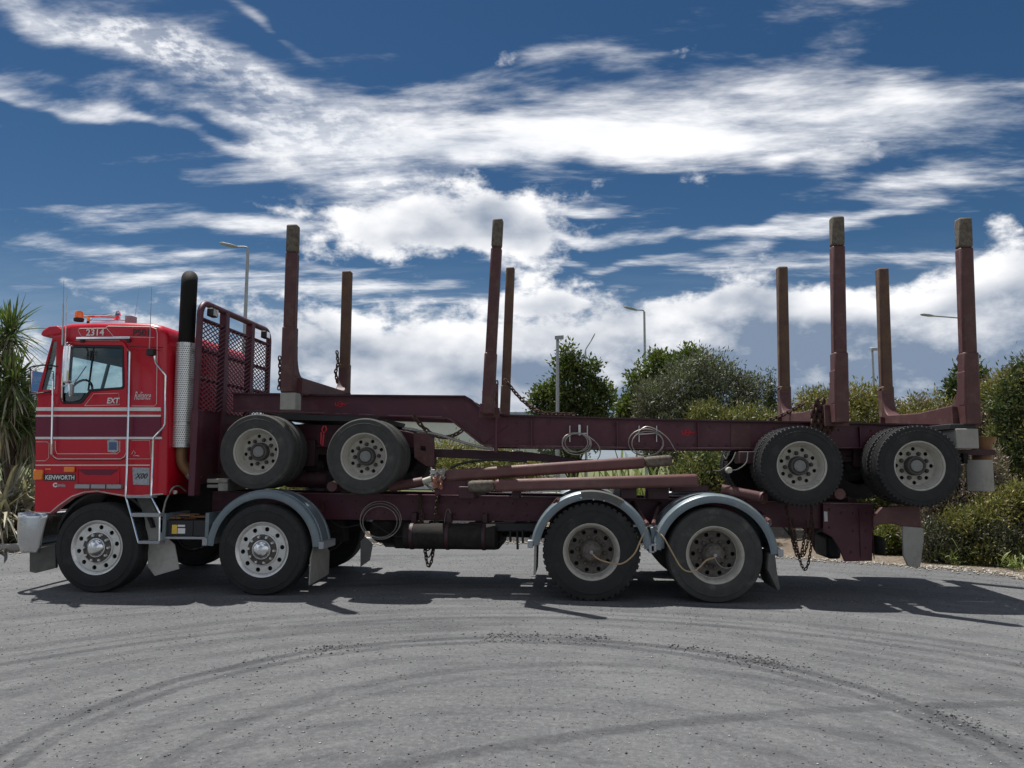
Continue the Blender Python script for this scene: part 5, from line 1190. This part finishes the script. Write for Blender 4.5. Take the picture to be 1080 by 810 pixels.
# ------------------------------------------------------------------ planting
def mesh_np(name, v, f, m, parent=None):
    """quads or triangles from arrays"""
    k = f.shape[1]; c = np.zeros(3) if parent is None else np.array(WT[parent.name]); me = bpy.data.meshes.new(name); v = v - c
    me.vertices.add(len(v)); me.vertices.foreach_set('co', v.astype(np.float32).ravel()); me.loops.add(f.size); me.loops.foreach_set('vertex_index', f.astype(np.int32).ravel())
    me.polygons.add(len(f)); me.polygons.foreach_set('loop_start', np.arange(0, f.size, k, dtype=np.int32)); me.polygons.foreach_set('loop_total', np.full(len(f), k, dtype=np.int32)); me.update(); me.validate()
    me.materials.append(MATS[m]); o = bpy.data.objects.new(name, me); COL.objects.link(o); WT[o.name] = Vector(c.tolist())
    if parent is not None: o.parent = parent
    return o
def leaves(rs, C, n_per, sig, ll, lw, up=.3, axis_jit=1.0):
    """leaf faces scattered round clump centres C (k,3)"""
    k = len(C); c = np.repeat(C, n_per, 0); n = len(c); p = c + rs.randn(n, 3) * sig
    out = (p - c); out /= np.linalg.norm(out, axis=1, keepdims=True) + 1e-6
    d = out * .8 + rs.randn(n, 3) * .55 * axis_jit; d[:, 2] += up; d /= np.linalg.norm(d, axis=1, keepdims=True)
    s = np.cross(d, rs.randn(n, 3)); s /= np.linalg.norm(s, axis=1, keepdims=True) + 1e-6; nn = np.cross(d, s)
    L_ = ll * (.6 + .8 * rs.rand(n, 1)); Wd = lw * (.7 + .6 * rs.rand(n, 1))
    v = np.stack([p, p + d * L_ * .45 + s * Wd / 2 + nn * L_ * .06, p + d * L_, p + d * L_ * .45 - s * Wd / 2 + nn * L_ * .06], 1).reshape(-1, 3)
    return v, np.arange(4 * n).reshape(-1, 4)
def clumps(rs, blobs, n, shell=.55):
    vol = np.array([b[3] * b[4] * b[5] for b in blobs]) ** .7; which = rs.choice(len(blobs), n, p=vol / vol.sum()); out = []
    for w_ in which:
        b = blobs[w_]; d = rs.randn(3); d /= np.linalg.norm(d); r = shell + (1 - shell) * rs.rand() ** .6; r *= .82 + .30 * rs.rand()
        out.append((b[0] + d[0] * b[3] * r, b[1] + d[1] * b[4] * r, max(b[2] + d[2] * b[5] * r, .05)))
    return np.array(out)
def plant(name, label, cat, base, blobs, nclump, nper, sig, ll, lw, m, seed, trunk=.05, up=.3, shell=.55, group=None, crown='foliage', stem='stem', limbs=40, bark='bark', m2=None):
    """shrub or tree: blobs are (dx, dy, z, rx, ry, rz) round the base"""
    rs = np.random.RandomState(seed); base = Vector((base[0], base[1], 0)); e = empty(name, base, label, cat, group)
    B_ = [(base.x + b[0], base.y + b[1], b[2], b[3], b[4], b[5]) for b in blobs]; C = clumps(rs, B_, nclump, shell)
    v, f = leaves(rs, C, nper, sig, ll, lw, up)
    if m2:
        h_ = len(f) // 3; mesh_np(crown, v[:h_ * 4], f[:h_], m2, e); v2 = v[h_ * 4:]; mesh_np(crown, v2, np.arange(len(v2)).reshape(-1, 4), m, e)
    else: mesh_np(crown, v, f, m, e)
    top = max(b[2] for b in blobs); sm = MB(); fork = base + Vector((0, 0, top * .35))
    sm.tube([base, base.lerp(fork, .5) + Vector((.03, .02, 0)), fork, base + Vector((.02, 0, top))], trunk, 7, taper=trunk * .4)
    for k in rs.choice(len(C), min(limbs, len(C)), replace=False):
        t = Vector(C[k]); st_ = base.lerp(fork, rs.uniform(.3, 1.3)); mid_ = st_.lerp(t, .5) + Vector((0, 0, .08 * (t - st_).length)); sm.tube([st_, mid_, t], trunk * .35, 4, taper=trunk * .08, caps=False)
    sm.build(stem, bark, e, smooth=60)
    return e
def swords(rs, c, n, L0, L1, wd, elev, droop, spread=.06):
    """long strap leaves rising from a crown point; elev range in degrees"""
    V = []; F = []; S = 6; k = 0
    for i in range(n):
        a = rs.uniform(0, 2 * math.pi); e_ = R(rs.uniform(*elev)); L_ = rs.uniform(L0, L1); dr_ = droop * rs.uniform(.5, 1.5); d = np.array([math.cos(a) * math.cos(e_), math.sin(a) * math.cos(e_), math.sin(e_)])
        s = np.array([-math.sin(a), math.cos(a), 0]) + rs.randn(3) * .25; s /= np.linalg.norm(s); p0 = np.array(c) + rs.randn(3) * spread
        w0 = wd * rs.uniform(.7, 1.3); kink = rs.rand() < .2
        for j in range(S + 1):
            t = j / S; p = p0 + d * L_ * t - np.array([0, 0, 1]) * dr_ * L_ * t ** 2.2 * (1 if not (kink and t > .6) else 1.6); p[2] = max(p[2], .02)
            ww = w0 * (.55 + .9 * t) * (1 - t ** 3) + .002
            V += [p - s * ww / 2, p + s * ww / 2 + np.array([0, 0, .1 * ww])]
            if j < S: F.append((k, k + 1, k + 3, k + 2)); k += 2
        k += 2
    return np.array(V), np.array(F)
def ground_at(px, depth):
    d = DP(px, 488, depth); return (d.x, d.y)
def zpx(px, py, depth): return DP(px, py, depth).z
# cabbage tree on the left
rs = np.random.RandomState(21)
bx0, by0 = ground_at(12, 14.5); e = empty('cabbage_tree', (bx0, by0, 0), 'tall cabbage tree with spiky green leaf heads behind the truck cab', 'tree')
heads = [(10, 352, 14.5), (-12, 372, 14.2), (14, 404, 14.0), (-6, 415, 14.4), (26, 424, 14.8), (2, 438, 13.9), (28, 450, 14.4)]
VV = []; FF = []; k = 0; tr = MB(); sk_v = []; 
for px, py, d in heads:
    c = DP(px, py, d); v, f = swords(rs, c, 150, .55, .90, .034, (-45, 88), .16); VV.append(v); FF.append(f + k); k += len(v)
    tr.tube([(bx0, by0, 0), (bx0, by0, 1.0), (bx0 * .5 + c.x * .5, by0 * .5 + c.y * .5, c.z * .7), tuple(c)], .09, 8, taper=.04)
mesh_np('crown', np.concatenate(VV), np.concatenate(FF), 'leaf_cabbage', e)
VV = []; FF = []; k = 0
for px, py, d in heads:
    c = DP(px, py, d); v, f = swords(rs, c + Vector((0, 0, -.08)), 40, .4, .75, .03, (-85, -40), .2); VV.append(v); FF.append(f + k); k += len(v)
mesh_np('dead_leaf_skirt', np.concatenate(VV), np.concatenate(FF), 'leaf_flax', e)
tr.build('trunk', 'bark', e, smooth=60)
def flax(label, px, depth, n, L0, L1, wd, m, seed, elev=(35, 88), droop=.28, spread=.16, group='flax bushes'):
    rs = np.random.RandomState(seed); x, y = ground_at(px, depth); e = empty('flax_bush', (x, y, 0), label, 'bush', group)
    v, f = swords(rs, (x, y, .05), n, L0, L1, wd, elev, droop, spread); mesh_np('strap_leaves', v, f, m, e)
    v, f = swords(rs, (x, y, .02), n // 4, L0 * .4, L1 * .5, wd, (10, 60), droop, spread); mesh_np('dead_leaves', v, f, 'leaf_flax', e)
flax('large dry straw coloured flax bush beside the truck bumper', 12, 13.5, 210, 1.6, 2.7, .062, 'leaf_flax', 1, (25, 85), .52, .25)
flax('dry flax bush half hidden behind the cab corner', 46, 14.2, 110, 1.5, 2.5, .058, 'leaf_flax', 2, (25, 85), .5, .22)
flax('brown flax bush with leaves spilling over the kerb at the yard edge', -26, 13.2, 120, 1.4, 2.4, .058, 'leaf_flax', 3, (20, 80), .55, .22)
flax('green flax bush behind the truck frame between the tandem mudguards', 672, 14.6, 190, 1.0, 1.9, .05, 'leaf_flaxgreen', 4, (40, 88), .25, .22)
flax('tall green flax bush behind the raised stake end', 716, 15.2, 130, 1.2, 2.0, .05, 'leaf_flaxgreen', 5, (45, 88), .25, .2)
flax('green flax bush behind the loose stakes under the cable coil', 628, 15.4, 170, 1.0, 1.8, .05, 'leaf_flaxgreen', 6, (40, 88), .25, .2)

def tree_at(name, label, cat, px, depth, parts, *a, **k):
    """parts: (px, py, rx px, ry px, depth offset)"""
    x, y = ground_at(px, depth); bl = []
    for (qx, qy, rx, ry, dd) in parts:
        c = DP(qx, qy, depth + dd); s_ = (depth + dd) / FPX; bl.append((c.x - x, c.y - y, c.z, rx * s_, rx * s_ * .8, ry * s_))
    return plant(name, label, cat, (x, y), bl, *a, **k)
# broad-leaved tree behind the pale lamp post
tree_at('broadleaf_tree', 'dark green broadleaf tree with ragged open crown behind the pale floodlight post', 'tree', 605, 22, [(603, 408, 26, 30, 0), (583, 428, 24, 22, 0), (625, 425, 24, 24, 0), (604, 385, 14, 16, 0), (622, 395, 12, 14, 0), (600, 455, 44, 30, 0), (596, 374, 6, 10, 0), (637, 412, 12, 10, 0), (571, 415, 10, 10, 0)],
        190, 75, .105, .12, .06, 'leaf_broad', 31, .09, crown='crown', stem='trunk', shell=.35, m2='leaf_bright')
tree_at('leafy_tree', 'bright green leafy tree rising behind the grey green shrub', 'tree', 690, 21, [(690, 395, 20, 20, 0), (705, 385, 20, 14, 0), (730, 382, 18, 12, 0), (676, 415, 16, 22, 0), (668, 440, 18, 22, 0), (690, 440, 30, 34, 0)],
        170, 70, .11, .12, .06, 'leaf_bright', 32, .08, crown='crown', stem='trunk', shell=.4)
tree_at('grey_shrub', 'large rounded grey green shrub growing behind the trailer beam', 'shrub', 740, 19, [(730, 405, 44, 26, 0), (700, 428, 36, 28, 0), (760, 425, 40, 34, 0), (790, 420, 16, 30, 0), (752, 392, 30, 16, 0), (775, 393, 9, 14, .3), (735, 460, 70, 40, 0)],
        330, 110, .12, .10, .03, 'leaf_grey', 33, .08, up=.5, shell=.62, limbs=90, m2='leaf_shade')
tree_at('olive_shrub', 'low yellow olive shrub in front of the large grey green shrub', 'shrub', 745, 17.5, [(745, 440, 16, 14, 0), (785, 445, 26, 14, 0), (815, 450, 22, 14, 0), (765, 470, 55, 26, 0)],
        220, 60, .10, .09, .03, 'leaf_olive', 34, .05, up=.5)
tree_at('conifer_tree', 'thin dark conifer standing beside the far rear stake', 'tree', 812, 25, [(813, 400, 2, 8, 0), (813, 416, 4, 10, 0), (812, 432, 7, 12, 0), (812, 455, 10, 18, 0)], 110, 50, .07, .11, .03, 'leaf_dark', 35, .07, crown='crown', stem='trunk')
tree_at('dark_bush', 'dark green bush behind the air hoses under the trailer beam', 'shrub', 748, 14.5, [(748, 492, 26, 16, 0), (735, 505, 30, 18, 0), (770, 505, 30, 16, 0)], 170, 60, .09, .09, .03, 'leaf_olive', 36, .04, up=.4, m2='leaf_dark')
tree_at('hillside_shrub', 'pale yellow green shrub between the two tall rear stakes', 'shrub', 865, 18, [(862, 430, 22, 16, 0), (905, 424, 30, 16, 0), (885, 455, 60, 30, 0)], 330, 60, .11, .10, .032, 'leaf_yellow', 37, .05, up=.5, m2='leaf_olive')
tree_at('hillside_shrub', 'straw tinted shrub between the far rear stake and the rear bolster', 'shrub', 965, 17.5, [(960, 434, 22, 12, 0), (990, 432, 22, 14, 0), (970, 460, 60, 28, 0)], 260, 60, .10, .10, .03, 'leaf_yellow', 38, .05, up=.5, m2='leaf_dry')
tree_at('leafy_tree', 'small dark green tree behind the tallest rearmost stake', 'tree', 1018, 21, [(1012, 415, 9, 16, 0), (1024, 396, 10, 16, 0), (1018, 432, 18, 16, 0)], 150, 50, .10, .13, .06, 'leaf_broad', 39, .06, crown='crown', stem='trunk', m2='leaf_dark')
tree_at('hedge_shrub', 'tall dense olive shrub rising above the rear of the trailer', 'shrub', 1078, 13.6, [(1072, 432, 22, 24, 0), (1100, 415, 34, 34, 0), (1075, 470, 30, 26, 0), (1112, 480, 44, 50, 0), (1062, 500, 22, 18, 0)],
        330, 100, .10, .08, .028, 'leaf_dark', 40, .06, up=.4, m2='leaf_olive', limbs=110, shell=.6)
tree_at('hedge_shrub', 'yellow topped shrub tucked behind the tail of the trailer', 'shrub', 1052, 15.5, [(1050, 420, 16, 16, 0), (1066, 408, 20, 14, 0), (1084, 400, 16, 12, 0), (1050, 450, 30, 30, 0)], 170, 80, .10, .085, .028, 'leaf_yellow', 41, .05, up=.5, m2='leaf_dry', shell=.6, limbs=80)
tree_at('dry_shrub', 'bare purplish brown shrub behind the rear trailer wheel', 'shrub', 1008, 12.2, [(1000, 520, 34, 34, 0), (1030, 505, 26, 34, 0), (978, 545, 24, 24, 0)], 260, 80, .085, .075, .018, 'leaf_dry', 42, .035, up=.6, limbs=240, bark='twig')
tree_at('garden_bush', 'bushy yellow green shrub at the kerb below the rear trailer wheel', 'bush', 1050, 11.4, [(1022, 560, 22, 22, .1), (1052, 545, 24, 24, .1), (1082, 540, 24, 30, .1), (1040, 585, 32, 16, 0), (1078, 588, 30, 16, -.1), (1100, 560, 24, 36, 0)],
        330, 100, .075, .062, .022, 'leaf_olive', 43, .035, up=.5, m2='leaf_yellow', limbs=200, bark='twig', shell=.65)
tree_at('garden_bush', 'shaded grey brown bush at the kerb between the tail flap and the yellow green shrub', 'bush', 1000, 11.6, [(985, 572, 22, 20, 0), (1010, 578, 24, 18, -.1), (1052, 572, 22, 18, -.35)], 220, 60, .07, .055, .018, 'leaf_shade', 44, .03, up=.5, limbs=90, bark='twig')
tree_at('garden_bush', 'small green bush seen between the tail plates and the grey tail flap', 'bush', 942, 12.6, [(940, 568, 16, 18, 0), (928, 578, 14, 12, 0), (955, 575, 16, 16, .1)], 200, 60, .07, .06, .024, 'leaf_olive', 45, .03, up=.5, m2='leaf_bright')
tree_at('garden_bush', 'dark low bush behind the tow coupling at the back of the truck', 'bush', 905, 14.5, [(900, 520, 40, 26, 0), (940, 525, 40, 30, 0), (870, 535, 24, 18, 0)], 300, 60, .10, .08, .028, 'leaf_dark', 46, .03, up=.5, m2='leaf_olive')
for k, (px, d, lab) in enumerate(((1000, 11.35, 'under the shaded grey brown bush'), (1058, 10.95, 'under the bushy yellow green shrub'), (1072, 10.7, 'at the foot of the tall dense olive shrub'), (984, 11.6, 'beside the grey tail flap'))):
    rs = np.random.RandomState(60 + k); x, y = ground_at(px, d); e = empty('weed_tuft', (x, y, 0), 'small tuft of pale green weeds ' + lab, 'weed', 'weed tufts along the kerb')
    v, f = swords(rs, (x, y, .02), 40, .14, .30, .018, (30, 85), .3, .06); mesh_np('blades', v, f, 'leaf_flaxgreen', e)
# shrubs that fill the low background behind the frames
for k, (px, d, ph, m1, m2, lab) in enumerate(((520, 20, 476, 'leaf_olive', 'leaf_yellow', 'low yellow green shrub seen through the gap behind the trailer drawbar'), (470, 21, 470, 'leaf_yellow', 'leaf_olive', 'low yellow shrub seen behind the rusty looped chain'), (350, 18, 500, 'leaf_dark', 'leaf_olive', 'dark shrub hidden behind the front trailer wheels'),
                                            (830, 16, 470, 'leaf_dark', 'leaf_olive', 'dark shrub behind the foremost rear trailer wheel'), (110, 17, 500, 'leaf_dark', 'leaf_olive', 'dark shrub behind the truck cab'), (14, 15.4, 448, 'leaf_dark', 'leaf_shade', 'dark shrub behind the straw coloured flax under the cabbage tree'))):
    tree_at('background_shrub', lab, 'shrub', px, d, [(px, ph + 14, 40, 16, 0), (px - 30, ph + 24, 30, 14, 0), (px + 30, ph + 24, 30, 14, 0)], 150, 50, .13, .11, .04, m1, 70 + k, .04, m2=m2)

# ------------------------------------------------------------------ lamp posts
def lamp(name, label, px, py_top, depth, kind, arm=None):
    """arm: pixel of the lamp end"""
    t = DP(px, py_top, depth); e = empty(name, (t.x, t.y, 0), label, 'lamp post', 'lamp posts beyond the yard')
    r0 = .085 if kind == 'street' else .062
    p = MB(); p.tube([(t.x, t.y, 0), (t.x, t.y, t.z * .5), (t.x, t.y, t.z)], r0, 12, taper=r0 * .62); p.lathe([(r0, 0), (.17, 0), (.17, .03), (r0, .05)], (t.x, t.y, 0), 'Z', 14)
    p.build('post', 'galv', e, smooth=50)
    if kind == 'street':
        h = DP(arm[0], arm[1], depth); a = MB(); a.tube(smooth_path([t - Vector((0, 0, .06)), t.lerp(h, .15) + Vector((0, 0, .06)), h], 5), .035, 8); a.build('arm', 'galv', e)
        d = (h - t).normalized(); hd = MB(); q = h + d * .62; s = Vector((-d.y, d.x, 0)).normalized() if abs(d.x) + abs(d.y) > .01 else Vector((0, 1, 0))
        sec = []
        for c, w_, th in ((h - d * .05, .10, .06), (h + d * .2, .22, .10), (q - d * .12, .22, .09), (q, .12, .05)):
            for a_, b_ in ((-1, -1), (1, -1), (1, 1), (-1, 1)): sec.append(c + s * (a_ * w_ / 2) + Vector((0, 0, b_ * th / 2)))
        fs = [(0, 3, 2, 1), (12, 13, 14, 15)]
        for i in range(3):
            for j in range(4): fs.append((i * 4 + j, i * 4 + (j + 1) % 4, i * 4 + 4 + (j + 1) % 4, i * 4 + 4 + j))
        hd.add(sec, fs); hd.build('lantern', 'lamp_head', e, bevel=.02)
    else:
        hd = MB(); hd.add([(t.x + x, t.y + y, t.z + z) for x, y, z in ((-.07, -.12, -.05), (.16, -.12, -.05), (.16, .12, .02), (-.07, .12, .02), (-.07, -.10, .07), (.16, -.10, .07), (.16, .14, .12), (-.07, .14, .12))],
                                  [(0, 3, 2, 1), (4, 5, 6, 7), (0, 1, 5, 4), (1, 2, 6, 5), (2, 3, 7, 6), (3, 0, 4, 7)]); hd.build('flood_lamp', 'lamp_head', e, bevel=.015)
lamp('street_lamp', 'tall grey street lamp post rising behind the headboard', 261.5, 263, 27, 'street', (250, 260.5))
lamp('street_lamp', 'grey street lamp post rising behind the bright green leafy tree', 679.5, 329, 38, 'street', (671, 326.8))
lamp('street_lamp', 'slanted arm street lamp peeping over the broadleaf tree', 617.5, 370, 47, 'street', (622.5, 361))
lamp('street_lamp', 'street lamp with long arm reaching out past the rearmost stake', 1022, 338, 38, 'street', (984, 333.2))
lamp('flood_light_post', 'pale floodlight post standing in front of the broadleaf tree', 588, 357, 20, 'flood')
lamp('flood_light_post', 'floodlight post rising between the two far rear stakes', 920, 369, 29, 'flood')

# ------------------------------------------------------------------ far buildings
def building(label, px0, px1, py_top, depth, dep, wins, roofh=.35):
    a, b = DP(px0, py_top, depth), DP(px1, py_top, depth); z = (a.z + b.z) / 2; y0 = (a.y + b.y) / 2; e = empty('depot_building', ((a.x + b.x) / 2, y0 + dep / 2, 0), label, 'building')
    m = MB(); m.box(a.x, b.x, y0, y0 + dep, 0, z - roofh); m.build('wall', 'bldg_wall', e)
    m = MB(); m.box(a.x - .3, b.x + .3, y0 - .3, y0 + dep + .3, z - roofh, z); rf = m.build('roof', 'bldg_roof', e)
    n = int((b.x - a.x) / .5)
    for k in range(n):
        r_ = MB(); x = a.x - .3 + k * .5; r_.box(x, x + .06, y0 - .33, y0 - .3, z - roofh, z + .02); r_.build('roof_rib', 'bldg_roof', rf)
    for (x0, x1, z0, z1) in wins:
        m = MB(); m.box(a.x + x0 - .06, a.x + x1 + .06, y0 - .05, y0 - .004, z0 - .06, z1 + .06); fr_ = m.build('window', 'white_paint', e)
        m = MB(); m.box(a.x + x0, a.x + x1, y0 - .06, y0 - .052, z0, z1); m.build('pane', 'bldg_dark', fr_)
building('long low pale building with a grey roof seen through the gaps between the truck frames', 395, 570, 435, 42, 8, [(1.2, 2.6, 1, 2.4), (4, 5.4, 1, 2.4), (7, 7.9, .1, 2.3)])
building('small white building with dark windows seen beneath the coiled cables', 520, 596, 462, 36, 6, [(.6, 1.4, .9, 2.0), (2.2, 2.9, .9, 2.0)], .25)

# low white block wall beyond the garden bed
a, b = ground_at(535, 19.5), ground_at(668, 19.5); n_ = 9
wl = empty('block_wall', (a[0], a[1], 0), 'low whitewashed block wall seen between the loose stakes and the truck frame', 'wall')
for k in range(n_):
    x0, x1 = a[0] + (b[0] - a[0]) * k / n_, a[0] + (b[0] - a[0]) * (k + 1) / n_; y_ = a[1]
    for r_ in range(2):
        m = MB(); m.box(x0 + .008 + (.17 if r_ else 0), x1 - .008 + (.17 if r_ else 0), y_, y_ + .2, .01 + r_ * .36, .35 + r_ * .36); m.build('block', 'kerb_mat', wl, bevel=.01)
